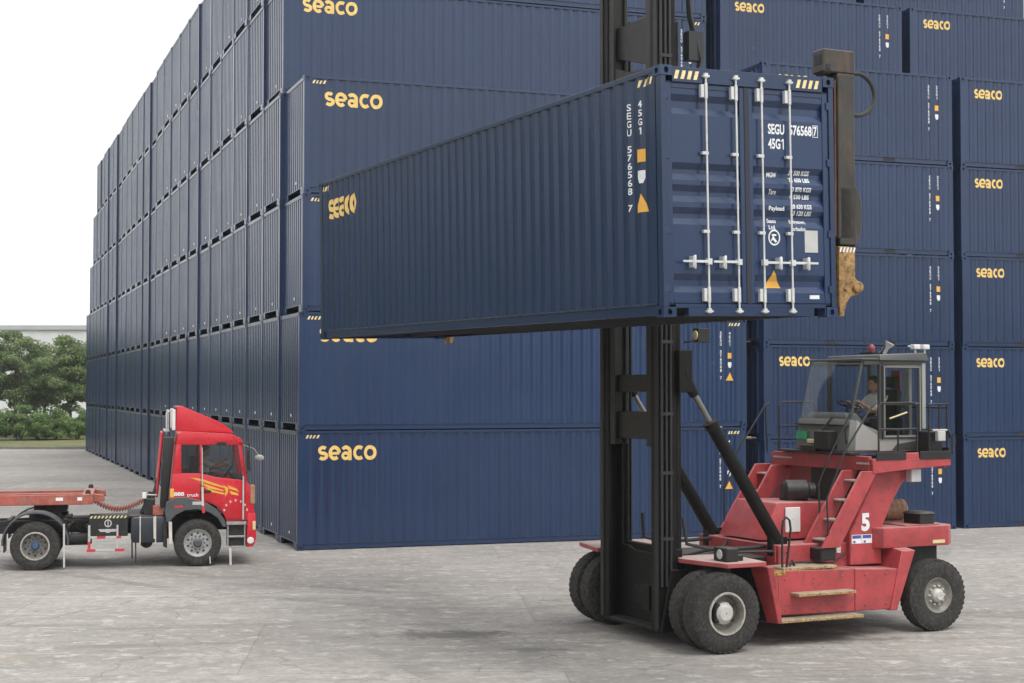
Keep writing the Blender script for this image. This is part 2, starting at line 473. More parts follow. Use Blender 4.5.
    for i_, (v_, f_) in enumerate(LP):
        me_ = decal_mesh('logo', v_, f_, M['logo'], lambda x, z, pts=pts, i_=i_: (x, PY + corr_at(pts, x) - .003 - .0007 * i_, z), cuts)
        bmj.from_mesh(me_); bpy.data.meshes.remove(me_)
    me_ = bpy.data.meshes.new('logo'); bmj.to_mesh(me_); bmj.free(); me_.materials.append(M['logo']); MESH['logo', kind] = me_
    t0 = H - .34 if hl else H - .3
    x1, x2 = L - .765, L - .50
    MESH['serial', kind] = decal_mesh('serial_number', *stacked('SEGU 576568 7', x1, t0, .083, .062 if hl else .055, .1), M['white_film'], on, cuts)
    MESH['code', kind] = decal_mesh('size_code', *stacked('45G1' if hl else '22G1', x2, t0, .08, .062 if hl else .055, .105), M['white_film'], on, cuts)
    zq = H - .91 if hl else H - .86
    MESH['square', kind] = decal_mesh('height_sign', *poly2([(x2 - .065, zq - .15), (x2 + .065, zq - .15), (x2 + .065, zq), (x2 - .065, zq)]), M['orange_film'], on, cuts)
    zs = zq - .25
    MESH['shield', kind] = decal_mesh('placard', *poly2([(x2 - .06, zs), (x2 - .06, zs - .09), (x2 - .03, zs - .15), (x2 + .03, zs - .15), (x2 + .06, zs - .09), (x2 + .06, zs)]), M['white_film'], on, cuts)
    zt = zs - .27
    MESH['triangle', kind] = decal_mesh('warning_triangle', *poly2([(x2 - .12, zt - .22), (x2 + .12, zt - .22), (x2, zt)]), M['orange_film'], on, cuts)
    V = []; F = []
    for k in range(4):
        a = .20 + k * .088
        v, f = poly2([(a, H - .185), (a + .045, H - .185), (a + .085, H - .105), (a + .04, H - .105)]); o = len(V); V += v; F += [[o + i for i in q] for q in f]
    MESH['hazard0', kind] = decal_mesh('hazard_stripes', V, F, M['stripe'], on2, cuts)
    MESH['hazard1', kind] = decal_mesh('hazard_stripes', [(a + L - .74, b) for a, b in V], F, M['stripe'], on2, cuts)
    mb = MB(); mb.lathe([(.042, 0), (.036, .006)], (.019, 1.05, .36), (-1, 0, 0), 12)
    MESH['sticker', kind] = mb.mesh('vent_disc', M['white_film'])

def casting_mesh(sx, sy):
    """corner casting with its real side holes; sx, sy say which faces point outwards"""
    mb = MB()
    x0, x1 = (0, CX) if sx < 0 else (-CX, 0)
    y0, y1 = (0, CY) if sy < 0 else (-CY, 0)
    def holed(face, c, hw, hh, depth):
        # face: four corners counter-clockwise seen from outside, hole an octagon pushed inwards
        p = [Vector(q) for q in face]
        u = (p[1] - p[0]).normalized(); v = (p[3] - p[0]).normalized(); nrm = u.cross(v)
        ctr = sum(p, Vector()) / 4
        oc = []
        for k in range(8):
            a = PI / 8 + k * PI / 4 + PI
            oc.append(ctr + u * hw * math.cos(a) / math.cos(PI / 8) + v * hh * math.sin(a) / math.cos(PI / 8))
        vs = p + oc + [q - nrm * depth for q in oc]
        fs = []
        # outer corner i pairs with octagon vertices 2i and 2i-1 (octagon starts lower left)
        for i in range(4):
            j = (i + 1) % 4
            fs.append((i, j, 4 + (2 * i + 2) % 8, 4 + (2 * i + 1) % 8))
            fs.append((i, 4 + (2 * i + 1) % 8, 4 + (2 * i) % 8))
        for k in range(8):
            k2 = (k + 1) % 8
            fs.append((4 + k, 4 + k2, 12 + k2, 12 + k))
        fs.append([12 + k for k in range(8)])
        mb.add(vs, fs)
    A = [(x0, y0), (x1, y0), (x1, y1), (x0, y1)]
    def wall(i, hole):
        (xa, ya), (xb, yb) = A[i], A[(i + 1) % 4]
        f = [(xa, ya, 0), (xb, yb, 0), (xb, yb, CZ), (xa, ya, CZ)]
        if hole: holed(f, None, hole[0], hole[1], .05)
        else: mb.add(f, [(0, 1, 2, 3)])
    wall(0, (.034, .034) if sy < 0 else None)
    wall(1, (.03, .036) if sx > 0 else None)
    wall(2, (.034, .034) if sy > 0 else None)
    wall(3, (.03, .036) if sx < 0 else None)
    mb.add([(*q, 0) for q in A], [(3, 2, 1, 0)]); mb.add([(*q, CZ) for q in A], [(0, 1, 2, 3)])
    return mb.mesh('corner_casting', M['blue'], smooth=0)
CAST = {(sx, sy): casting_mesh(sx, sy) for sx in (-1, 1) for sy in (-1, 1)}
def castings(root, kind, only=None):
    L, H = DIMS[kind]
    for sx in (-1, 1):
        for sy in (-1, 1):
            for top in (0, 1):
                if only and not only(sx, sy, top): continue
                link('corner_casting', CAST[sx, sy], root, ((-.004 if sx < 0 else L + .004), (-.004 if sy < 0 else W + .004), (H - CZ + .001) if top else -.001))

ORD = ['zeroth', 'first', 'second', 'third', 'fourth', 'fifth', 'sixth', 'seventh', 'eighth', 'ninth', 'tenth', 'eleventh', 'twelfth', 'thirteenth', 'fourteenth', 'fifteenth', 'sixteenth', 'seventeenth', 'eighteenth', 'nineteenth', 'twentieth', 'twenty-first', 'twenty-second', 'twenty-third', 'twenty-fourth', 'twenty-fifth', 'twenty-sixth', 'twenty-seventh']
TIER = {1: 'bottom', 2: 'second', 3: 'third', 4: 'fourth', 5: 'fifth', 6: 'sixth', 7: 'seventh'}
def side_parts(root, kind, hazard, triangle, ends=True):
    link('frame', MESH['frame_side', kind], root)
    link('side_panel', MESH['side', kind], root)
    link('end_panel', MESH['end', kind], root)
    for k, nm in (('logo', 'logo'), ('serial', 'serial_number'), ('code', 'size_code'), ('square', 'height_sign'), ('shield', 'placard')):
        link(nm, MESH[k, kind], root)
    if triangle: link('warning_triangle', MESH['triangle', kind], root)
    if hazard:
        link('hazard_stripes', MESH['hazard0', kind], root); link('hazard_stripes', MESH['hazard1', kind], root)
    if kind == 'short':
        link('fork_pocket_shade', MESH['pocket_shade', kind], root); link('fork_pocket_shade', MESH['pocket_shade', kind], root, (1.9, 0, 0))
    castings(root, kind)

SX, SY, SYAW = -5.17, 37.86, .3417
cs, sn = math.cos(SYAW), math.sin(SYAW)
def stack_pt(t, s, z=0): return (SX + t * cs - s * sn, SY + t * sn + s * cs, z)
ROWS = 27; PITCH = 2.46
last_row = {1: 27, 2: 27, 3: 27, 4: 26, 5: 25, 6: 24}
L, H = DIMS['long']
row_shift = [rng.uniform(-.02, .02) for _ in range(ROWS)]
for r in (5, 6, 12, 18): row_shift[r] += .06
shift0 = {1: -.03, 2: .0, 3: .07, 4: .10}
for r in range(ROWS):
    for tier in range(1, 7):
        if r == 0 and tier > 4: continue
        if r >= last_row[tier]: continue
        dt = shift0[tier] if r == 0 else row_shift[r] + rng.uniform(-.015, .015) + (.08 if r == 1 and tier > 4 else 0)
        long_side = r == 0 or (r == 1 and tier > 4)
        if long_side:
            lab = ('dark blue container, long side and logo showing, %s tier of big stack%s' % (TIER[tier], '' if r == 0 else ', one row back'))
        else:
            lab = 'dark blue container end, %s tier, %s row back from near corner of big stack' % (TIER[tier], ORD[r + 1])
        root = thing('shipping_container', lab, 'container', stack_pt(dt, r * PITCH, (tier - 1) * (H + .002) + .003), SYAW, 'containers in the big stack')
        if long_side:
            side_parts(root, 'long', True, True)
            link('vent_disc', MESH['sticker', 'long'], root)
        elif r < 11:
            link('frame', MESH['frame_end', 'long'], root); link('end_panel', MESH['end', 'long'], root)
            castings(root, 'long', lambda sx, sy, top: sx < 0)
            link('vent_disc', MESH['sticker', 'long'], root)
        else:
            link('frame', MESH['frame_far', 'long'], root); link('end_panel', MESH['end', 'long'], root)

# the short containers further back
L2, H2 = DIMS['short']
AT, BT, AS = 12.56, 18.86, -.28
where = {'a': 'column behind the handler mast side', 'b': 'column beyond the handler rear'}
for key, t0 in (('a', AT), ('b', BT)):
    for r, tiers in ((0, range(1, 6)), (1, range(5, 7)), (2, range(6, 8))):
        for tier in tiers:
            col = 'nearer column beside the big stack' if key == 'a' else 'farther column past the handler'
            row = {0: 'front row', 1: 'second row', 2: 'rearmost row'}[r]
            lab = 'short blue container, %s tier, %s, %s' % (TIER[tier], row, col)
            root = thing('shipping_container', lab, 'container', stack_pt(t0 + rng.uniform(-.02, .02), AS + r * PITCH + rng.uniform(-.015, .015), (tier - 1) * (H2 + .002) + .003), SYAW, 'short containers in the stack behind the handler')
            side_parts(root, 'short', False, False)

# ------------------------------------------------------------------ the carried container
CYAW, CPIT, CROL = .447, -.0202, .008
C0 = Vector((1.7382, 17.7831, 4.7217))
Rc = Matrix.Rotation(CYAW, 3, 'Z') @ Matrix.Rotation(CPIT, 3, 'Y') @ Matrix.Rotation(CROL, 3, 'X')
Rcon = Rc @ Matrix.Rotation(-PI / 2, 3, 'Z')
carried = thing('shipping_container', 'dark blue container with closed white-barred doors, held in the air by the handler', 'container')
carried.matrix_world = Matrix.Translation(C0 + Rc @ Vector((0, L, 0))) @ Rcon.to_4x4()
mb = MB()
for y0, y1 in ((.004, .104), (W - .104, W - .004)):
    mb.box(.004, y0, CZ, .15, y1, H - CZ)
    mb.box(L - .12, y0 if y0 < 1 else y0 + .03, CZ, L - .004, y1 if y0 > 1 else y1 - .03, H - CZ)
mb.box(.006, CY, H - .105, .075, W - CY, H - .012)
mb.box(.006, CY, .012, .06, W - CY, .165)
for sgn, y in ((1, 0), (-1, W)):
    Y = lambda a: y + sgn * a
    mb.box(CX, Y(.004), H - .064, L - CX, Y(.064), H - .006)
    mb.box(CX, Y(.03), .03, L - CX, Y(.036), .15)
    mb.box(CX, Y(.004), .146, L - CX, Y(.05), .158)
    mb.box(CX, Y(.014), .022, L - CX, Y(.08), .032)
# door header and sill, the sill cut out beside the castings
mb.box(L - .10, CY, H - .185, L - .004, W - CY, H - .010)
mb.box(L - .12, CY, .105, L - .004, W - CY, .150)
for a, b in ((CY, .175), (.335, W - .335), (W - .175, W - CY)): mb.box(L - .11, a, .012, L - .006, b, .107)
mb.build('frame', M['blue'], carried, bevel=.006)
link('side_panel', MESH['side', 'long'], carried)
far = link('side_panel', MESH['side', 'long'], carried); far.rotation_euler = (0, 0, PI); far.location = (L, W, 0)
link('end_panel', MESH['end', 'long'], carried)
mb = MB()
mb.box(.07, .06, H - .03, L - .07, W - .06, H - .02)
for i in range(42):
    x = .3 + i * .278
    mb.box(x, .12, H - .022, x + .12, W - .12, H - .004)
mb.build('roof_panel', M['blue'], carried)
mb = MB()
mb.box(.07, .04, .15, L - .13, W - .04, .17)
for i in range(26):
    x = 3.5 + i * .33
    mb.box(x, .08, .02, x + .045, W - .08, .148); mb.box(x, .08, .02, x + .09, W - .08, .026)
mb.box(.1, .62, .04, 3.4, .7, .148); mb.box(.1, W - .7, .04, 3.4, W - .62, .148)
mb.build('floor', M['under'], carried)
for k, nm in (('logo', 'logo'), ('serial', 'serial_number'), ('code', 'size_code'), ('square', 'height_sign'), ('shield', 'placard'), ('triangle', 'warning_triangle'), ('hazard0', 'hazard_stripes'), ('hazard1', 'hazard_stripes')):
    link(nm, MESH[k, 'long'], carried)
castings(carried, 'long')
# doors: sheet with five pressed-in grooves
DX = L - .025
Z0, Z1 = .158, H - .192
grooves = [(.285, .50), (1.07, 1.27), (1.33, 1.53), (1.585, 1.785), (2.345, 2.575)]
for d, (ya, yb) in enumerate(((.072, 1.172), (1.186, W - .072))):
    mb = MB()
    ia, ib = ya + .085, yb - .085
    prof = [(Z0, 0)]
    for g0, g1 in grooves:
        prof += [(g0, 0), (g0 + .075, .042), (g1 - .075, .042), (g1, 0)]
    prof.append((Z1, 0)); n = len(prof)
    mb.add([(DX - .012 - dd, ia, z) for z, dd in prof] + [(DX - .012 - dd, ib, z) for z, dd in prof], [(i, n + i, n + i + 1, i + 1) for i in range(n - 1)])
    for g0, g1 in grooves:
        for yy, fl in ((ia, 0), (ib, 1)):
            q = [(DX - .012, yy, g0), (DX - .054, yy, g0 + .075), (DX - .054, yy, g1 - .075), (DX - .012, yy, g1)]
            mb.add(q, [(0, 1, 2, 3) if fl else (3, 2, 1, 0)])
    # door leaf frame
    f = MB()
    f.box(DX - .05, ya, Z0, DX, ia + .0, Z1); f.box(DX - .05, ib, Z0, DX, yb, Z1)
    f.box(DX - .05, ia, Z0, DX - .002, ib, Z0 + .06); f.box(DX - .05, ia, Z1 - .06, DX - .002, ib, Z1)
    door = f.build('door', M['blue'], carried, bevel=.006)
    mb.build('door_panel', M['blue'], door, smooth=0)
    g = MB()
    g.box(DX - .06, ya - .01, Z0 - .01, DX - .012, ya - .001, Z1 + .01); g.box(DX - .06, yb + .001, Z0 - .01, DX - .012, yb + .01, Z1 + .01)
    g.box(DX - .06, ya, Z0 - .016, DX - .012, yb, Z0 - .001); g.box(DX - .06, ya, Z1 + .001, DX - .012, yb, Z1 + .016)
    if d: g.box(DX - .01, ya - .034, Z0, DX + .008, ya + .03, Z1)
    g.build('gasket', M['gasket'], door)
    for z in (.33, 1.0, 1.86, 2.55):
        h = MB(); yh = .055 if d == 0 else W - .055
        h.box(DX - .01, yh - .05, z - .045, DX + .022, yh + .05, z + .045)
        h.build('hinge', M['blue'], door, bevel=.006)
    for y in ((.60, 1.015) if d == 0 else (1.375, 1.775)):
        b = MB()
        b.tube([(DX + .045, y, .07), (DX + .045, y, 2.815)], .0125, 12)
        for z in (.07, 2.80):
            b.box(DX - .01, y - .042, z - .018, DX + .07, y + .042, z + .004)
            b.box(DX + .02, y - .022, z - .028, DX + .066, y + .022, z + .028)
        for z in (.255, 2.62):
            b.box(DX + .001, y - .072, z - .075, DX + .055, y - .03, z + .075)
            b.tube([(DX + .045, y, z - .09), (DX + .045, y, z + .09)], .021, 12)
        for z in (.99, 1.9):
            b.box(DX + .0, y - .06, z - .018, DX + .05, y + .024, z + .018)
        hb = b.build('lock_bar', M['galv'], carried, bevel=.003)
        sg = -1 if (d == 0 and y < .8) or (d == 1 and y < 1.5) else 1
        if y in (.60, 1.015): sg = -1
        if y in (1.375, 1.775): sg = 1
        k = MB()
        ze = .64
        k.hexa([(DX + .06, y, ze - .016), (DX + .075, y, ze - .016), (DX + .075, y + sg * .36, ze - .012), (DX + .06, y + sg * .36, ze - .012),
                (DX + .06, y, ze + .016), (DX + .075, y, ze + .016), (DX + .075, y + sg * .36, ze + .012), (DX + .06, y + sg * .36, ze + .012)])
        k.box(DX + .02, y - .03, ze - .035, DX + .08, y + .03, ze + .035)
        k.box(DX - .01, y + sg * .19, ze - .07, DX + .085, y + sg * .235, ze + .06)
        k.tube([(DX + .085, y + sg * .21, ze - .085), (DX + .085, y + sg * .21, ze + .07)], .016, 8)
        k.build('door_handle', M['galv'], hb, bevel=.002)
# lettering on the doors
def groove_depth(z):
    for g0, g1 in grooves:
        if g0 < z < g1:
            if z < g0 + .075: return .042 * (z - g0) / .075
            if z > g1 - .075: return .042 * (g1 - z) / .075
            return .042
    return 0
zc = [z for g0, g1 in grooves for z in (g0, g0 + .075, g1 - .075, g1)]
def door_decal(name, V, F, mat, lift=.003):
    # swap so that the cuts run along height
    me = decal_mesh(name, [(b, a) for a, b in V], F, mat, lambda z, y: (DX - .012 - groove_depth(z) + lift, y, z), zc)
    me.flip_normals()
    return link(name, me, carried)
door_decal('serial_number', *merge2(fit_text('SEGU', 1.495, 2.175, .235, .125, .03), fit_text('576568', 1.80, 2.175, .33, .125, .03), fit_text('7', 2.155, 2.18, .05, .115, .03)), M['white_film'])
bx = [(2.14, 2.165), (2.22, 2.165), (2.22, 2.31), (2.14, 2.31)]
V = bx + [(2.147, 2.172), (2.213, 2.172), (2.213, 2.303), (2.147, 2.303)]
door_decal('digit_box', V, [(0, 1, 5, 4), (1, 2, 6, 5), (2, 3, 7, 6), (3, 0, 4, 7)], M['white_film'])
door_decal('size_code', *merge2(fit_text('45G', 1.495, 2.0, .175, .125, .03), figure_one(1.685, 2.0, .035, .125)), M['white_film'])
door_decal('weight_table', *merge2(
    fit_text('MGW', 1.49, 1.665, .14, .06, .04), fit_text('32 500 KGS', 1.80, 1.70, .30, .055, .03), fit_text('71 650 LBS', 1.80, 1.615, .30, .055, .03),
    fit_text('Tare', 1.50, 1.46, .11, .06, .02), fit_text('3 870 KGS', 1.83, 1.50, .28, .055, .03), fit_text('8 530 LBS', 1.82, 1.415, .28, .055, .03),
    fit_text('Payload', 1.49, 1.25, .22, .07, .02), fit_text('28 630 KGS', 1.81, 1.295, .30, .055, .03), fit_text('63 120 LBS', 1.81, 1.215, .30, .055, .03),
    fit_text('Seaco', 1.48, 1.12, .13, .05, .02), fit_text('Ltd.', 1.485, 1.04, .10, .05, .02), fit_text('Bridgetown,', 1.80, 1.105, .235, .06, .02), fit_text('Barbados', 1.80, 1.03, .215, .05, .02)), M['white_film'])
V = []; F = []
for k in range(24):
    a = 2 * PI * k / 24
    V += [(1.56 + .085 * math.cos(a), .945 + .095 * math.sin(a)), (1.56 + .068 * math.cos(a), .945 + .077 * math.sin(a))]
    F.append([(2 * k), (2 * k + 2) % 48, (2 * k + 3) % 48, 2 * k + 1])
V2, F2 = merge2((V, F), poly2([(1.525, .985), (1.59, .985), (1.59, .965), (1.525, .965)]), poly2([(1.53, .93), (1.555, .95), (1.6, .90), (1.575, .885)]), poly2([(1.51, .90), (1.53, .91), (1.56, .96), (1.54, .965)]))
door_decal('round_emblem', V2, F2, M['white_film'])
mb = MB(); mb.box(DX - .012, 2.0, .775, DX - .006, 2.19, 1.04); mb.build('data_plate', M['plate'], carried)
mb = MB(); mb.box(DX - .012, 2.06, .2, DX - .007, 2.20, .262); mb.build('maker_label', M['white_film'], carried)
door_decal('warning_triangle', *poly2([(1.43, .345), (1.66, .345), (1.545, .555)]), M['orange_film'], .004)
for a0, nm in ((.18, 'l'), (1.885, 'r')):
    V = []; F = []
    for k in range(4):
        a = a0 + k * .088
        v, f = poly2([(a, 2.745), (a + .048, 2.745), (a + .078, 2.845), (a + .03, 2.845)]); o = len(V); V += v; F += [[o + i for i in q] for q in f]
    me = decal_mesh('hazard_stripes', V, F, M['stripe'], lambda y, z: (L - .001, y, z)); me.flip_normals()
    st = link('hazard_stripes', me, carried)

# ------------------------------------------------------------------ wheels
def wheel(parent, c, Rw, wid, rimr, out=-1, rim='rim', hub='rim', lugs=0, dish=.12, hubr=.14, hubout=.05, bolts=10, tread=True, holes=False, lip=True):
    """axle along local y; out = side that shows"""
    cx, cy, cz = c
    ax = (0, out, 0)
    h = wid / 2
    rm = MB()
    rm.lathe([(rimr + .015, -h * .9), (rimr - .02, -h * .8), (rimr - .05, h - dish - .05), (rimr - .05, h - dish), (rimr - .03, h - .05), (rimr - .005, h - .015), (rimr + .012, h - .005), (rimr + .02, h - .03)], c, ax, 40, caps=False)
    rm.lathe([(rimr - .03, h - dish - .03), (rimr - .03, h - dish), (hubr + .03, h - dish + .005), (.02, h - dish + .005)], c, ax, 40, caps=False)
    if lip: rm.lathe([(rimr - .012, h - .03), (rimr - .012, h + .004), (rimr + .014, h + .004), (rimr + .02, h - .02)], c, ax, 44, m=1, caps=False)
    w = rm.build('wheel', [M[rim], M['rim_lip']], parent)
    if holes:
        hh = MB()
        for k in range(10):
            a = 2 * PI * (k + .5) / 10; rr = hubr + .03 + (rimr - .05 - hubr) * .62
            hh.lathe([(.026, 0), (.026, .004)], Vector(c) + Vector((math.cos(a), 0, math.sin(a))) * rr + Vector(ax) * (h - dish + .001), ax, 10)  # flat black discs paint the shade inside the hand holes
        hh.build('hand_hole_shade', M['black_film'], w)
    t = MB()
    t.lathe([(rimr, -h * .82), (rimr + .04, -h * .97), (Rw * .80, -h), (Rw - .05, -h * .93), (Rw - .012, -h * .74), (Rw, -h * .35), (Rw, h * .35), (Rw - .012, h * .74), (Rw - .05, h * .93), (Rw * .80, h), (rimr + .04, h * .97), (rimr, h * .82)], c, ax, 56, caps=False)
    if lugs:
        for sd in (-1, 1):
            for k in range(lugs):
                a = 2 * PI * (k + (.5 if sd > 0 else 0)) / lugs
                d = Vector((math.cos(a), 0, math.sin(a))); tg = Vector((-math.sin(a), 0, math.cos(a)))
                wd = PI * Rw / lugs * .56
                C_ = Vector(c)
                ps = []
                for rr0 in (Rw - .045, Rw + .003):
                    for (yy, sk) in ((.02, 0), (h * .88, .02)):
                        for s2 in ((-1, 1) if yy < .1 else (1, -1)):
                            q = rr0 if yy < .1 else rr0 - .018
                            ps.append(C_ + d * q + tg * (s2 * wd + sk) + Vector((0, sd * yy, 0)))
                t.hexa(ps)
    t.build('tyre', M['rubber'], w, smooth=40)
    hb = MB()
    hb.lathe([(hubr, h - dish), (hubr * .97, h - dish + hubout * .6), (hubr * .6, h - dish + hubout), (.01, h - dish + hubout)], c, ax, 28, caps=False)
    for k in range(bolts):
        a = 2 * PI * k / bolts
        q = Vector(c) + Vector((math.cos(a), 0, math.sin(a))) * (hubr + (rimr - .04 - hubr) * .35) + Vector(ax) * (h - dish)
        hb.lathe([(.018, 0), (.018, .035), (.008, .042)], q, ax, 8)
    hb.build('hub', M[hub], w)
    return w

# ------------------------------------------------------------------ container handler
FYAW = .447
ex = Vector((math.cos(FYAW), math.sin(FYAW), 0)); ey = Vector((-math.sin(FYAW), math.cos(FYAW), 0))
FB = Vector((C0.x, C0.y, 0)) + ex * 2.438 + ey * 6.096
hd = thing('container_handler', 'red mast truck with grey cab, holding the lifted container', 'container handler', FB, FYAW)

# wheels: doubled at the front, single at the rear
for s in (-1, 1):
    wheel(hd, (1.13, s * 1.40, .595), .595, .32, .30, s, 'rim', 'rim', lugs=38, dish=.10)
    wheel(hd, (1.13, s * 1.80, .595), .595, .34, .30, s, 'rim', 'rim_white', lugs=38, dish=.17, hubr=.17, hubout=.14, bolts=0)
    wheel(hd, (5.42, s * 1.44, .58), .58, .30, .27, s, 'rim', 'rim_white', lugs=40, dish=.07, hubr=.11, hubout=.12, bolts=10, lip=False)

# mast: two nested uprights, cross pieces, bottom plate
MT = 13.6
outer = MB()
for s in (-1, 1):
    outer.box(.60, s * .90, .22, .92, s * .86, 12.4)
    outer.box(.60, s * .67, .22, .66, s * .86, 12.4); outer.box(.86, s * .67, .22, .92, s * .86, 12.4)
outer.box(.93, -.86, 8.2, 1.1, .86, 8.55); outer.box(.93, -.86, 1.3, 1.05, .86, 1.45)
mast = outer.build('mast', M['mast'], hd, bevel=.01)
inner = MB()
for s in (-1, 1):
    inner.box(.62, s * .66, 3.02, .67, s * .50, MT); inner.box(.83, s * .66, 3.02, .88, s * .50, MT); inner.box(.67, s * .60, 3.02, .83, s * .56, MT)
    inner.box(.69, s * .66, 3.1, .81, s * .80, 3.3); inner.box(.69, s * .66, 7.9, .81, s * .80, 8.2)
inner.box(.70, -.58, 3.12, .90, .58, 3.55); inner.box(.70, -.58, 3.86, .90, .58, 4.13)
inner.prism([(-.55, 8.95), (.55, 9.25), (.55, 9.75), (-.55, 9.75)], .70, .86, 'x')
inner.prism([(.55, 8.1), (.55, 9.1), (.1, 8.95), (-.40, 8.9), (-.55, 8.6), (-.3, 8.55)], .64, .70, 'x')
inner.box(.68, -.55, MT - .4, .86, .55, MT)
inner.build('inner_mast', M['mast_edge'], mast, bevel=.008)
ed = MB()
for s in (-1, 1): ed.box(.582, s * .905, .25, .598, s * .80, 12.4)
ed.build('mast_flange', M['mast_edge'], mast, bevel=.004)
bp = MB()
bp.prism([(-.86, .22), (.86, .22), (.86, 1.40), (.5, 1.40), (.3, 1.34), (-.3, 1.34), (-.5, 1.40), (-.86, 1.40)], .86, .92, 'x')
bp.box(.6, -.86, .2, 1.15, .86, .26)
bp.box(.92, -.42, .28, 1.35, -.36, 1.1); bp.box(.92, .36, .28, 1.35, .42, 1.1)
for s in (-1, 1): bp.hexa([(.60, s * .96, .2), (1.05, s * .96, .2), (1.05, s * .905, .2), (.60, s * .905, .2), (.78, s * .96, 1.15), (1.1, s * .96, 1.15), (1.1, s * .905, 1.15), (.78, s * .905, 1.15)])
bp.box(.74, -.36, .45, .86, -.08, .85)
bp.box(.80, -.05, .52, .86, .22, .8)
bp.build('mast_foot', M['mast'], mast, bevel=.012)
for s in (-1, 1):
    lc = MB(); lc.tube([(1.0, s * .76, .35), (1.0, s * .76, 5.2)], .075, 16); lc.tube([(1.0, s * .76, 5.2), (1.0, s * .76, 9.6)], .05, 14)
    lc.build('lift_cylinder', M['mast'], mast)
    ch = MB()
    for q in (.0, .05): ch.box(.93 + q, s * .60, 1.46, .95 + q, s * .66, 9.9)
    ch.build('lift_chain', M['chassis'], mast)
for s in (-1, 1):
    ho = MB()
    for u_ in (.64, .72, .80): ho.tube([(u_, s * .93, .9), (u_, s * .93, 12.2)], .022, 8)
    for z_ in (1.6, 2.6, 3.5, 4.6, 9.0, 10.2): ho.box(.62, s * .905, z_, .83, s * .96, z_ + .05)
    ho.build('hose_guide', M['hose'], mast)
    for z_ in (3.2, 4.0, 8.1):
        ro = MB(); ro.lathe([(.06, 0), (.075, .01), (.075, .07), (.06, .08)], (.75, s * .67, z_), (0, s, 0), 16); ro.build('mast_roller', M['rim'], mast)
hz = MB()
for k in range(4):
    o = .03 * k
    hz.tube([(1.2, -.72 - o, 10.6), (1.22, -.80 - o, 9.7), (1.35, -.88 - o, 9.0), (1.3 - o, -.80, 8.2), (1.2, -.74 - o, 7.4), (1.16, -.7 - o, 5)], .022, 8)
hz.box(1.14, -.95, 9.0, 1.4, -.78, 9.45)
hz.build('hose_bundle', M['hose'], mast)

# tilt cylinders
for s in (-1, 1):
    A = Vector((2.76, s * .93, 1.48)); B_ = Vector((1.03, s * .93, 4.12))
    d = (B_ - A)
    t = MB(); t.tube([A, A + d * .71], .105, 20); t.tube([A + d * .69, A + d * .725], .118, 20)
    t.box(A.x - .16, A.y - .07, A.z - .2, A.x + .14, A.y + .07, A.z + .1)
    cy = t.build('tilt_cylinder', M['mast'], hd, bevel=.01)
    t = MB(); t.tube([A + d * .72, A + d * .93], .046, 16); t.build('piston_rod', M['chrome'], cy)
    t = MB(); t.tube([A + d * .88, B_, B_ + Vector((-.02, 0, .35))], [.08, .10, .08], 14); t.box(.90, s * .905, 3.85, 1.14, s * 1.02, 4.5)
    t.build('cylinder_bracket', M['mast'], cy, bevel=.01)
    t = MB(); t.tube([(2.72, s * .8, 1.42), (2.2, s * .75, 1.40), (1.6, s * .7, 1.42), (1.25, s * .66, 1.5), (1.2, s * .62, 1.9)], .03, 8)
    t.build('hydraulic_hose', M['hose'], cy)

# front axle and frame
fr = MB()
fr.box(.96, -1.9, .46, 1.3, 1.9, .74)
fr.box(1.1, -.85, .5, 2.6, .85, 1.27)
fr.box(4.3, -.8, .55, 5.75, .8, 1.42)
fr.box(5.25, -1.45, .44, 5.52, 1.45, .72)
fr.box(5.1, -1.25, 1.0, 5.7, -.9, 1.45); fr.box(5.1, .9, 1.0, 5.7, 1.25, 1.45)
fr.build('axle_frame', M['chassis'], hd, bevel=.02)

# main red body
bd = MB()
bd.prism([(1.96, 1.14), (3.735, 1.09), (3.735, .43), (2.26, .45)], -1.6, 1.6)
bd.prism([(3.747, 1.09), (4.62, 1.05), (4.43, .42), (3.747, .43)], -1.595, 1.595)
bd.box(2.62, -1.15, 1.08, 4.6, 1.15, 1.46)
body = bd.build('body', M['hred'], hd, bevel=.012)
for s in (-1, 1):
    q = MB()
    for x in (2.42, 2.95, 3.5, 3.95, 4.35):
        for z in (.52, .99): q.lathe([(.016, 0), (.014, .012), (.004, .014)], (x, s * 1.602, z), (0, s, 0), 8)
    for x in (2.7, 3.1, 3.5, 3.8): q.lathe([(.014, 0), (.012, .01)], (x, s * 1.152, 1.4), (0, s, 0), 8)
    q.build('bolts', M['hred_dark'], body)
q = MB(); q.box(2.30, -1.606, .60, 2.33, -1.601, 1.02); q.box(2.30, -1.606, .60, 3.70, -1.601, .606); q.box(2.55, -1.156, 1.2, 2.56, -1.151, 1.45)
q.build('seam', M['hred_dark'], body)
q = MB(); q.tube([(2.65, -1.22, 1.14), (2.9, -1.25, 1.2), (3.6, -1.22, 1.15), (3.9, -1.2, 1.3)], .016, 8); q.tube([(1.9, -.7, 1.34), (2.2, -.9, 1.36), (2.6, -1.0, 1.36), (2.8, -1.16, 1.34)], .022, 8); q.tube([(1.3, -.5, 1.30), (1.8, -.3, 1.34), (2.4, .1, 1.32), (2.62, .3, 1.4)], .028, 8)
q.build('hydraulic_hose', M['hose'], body)
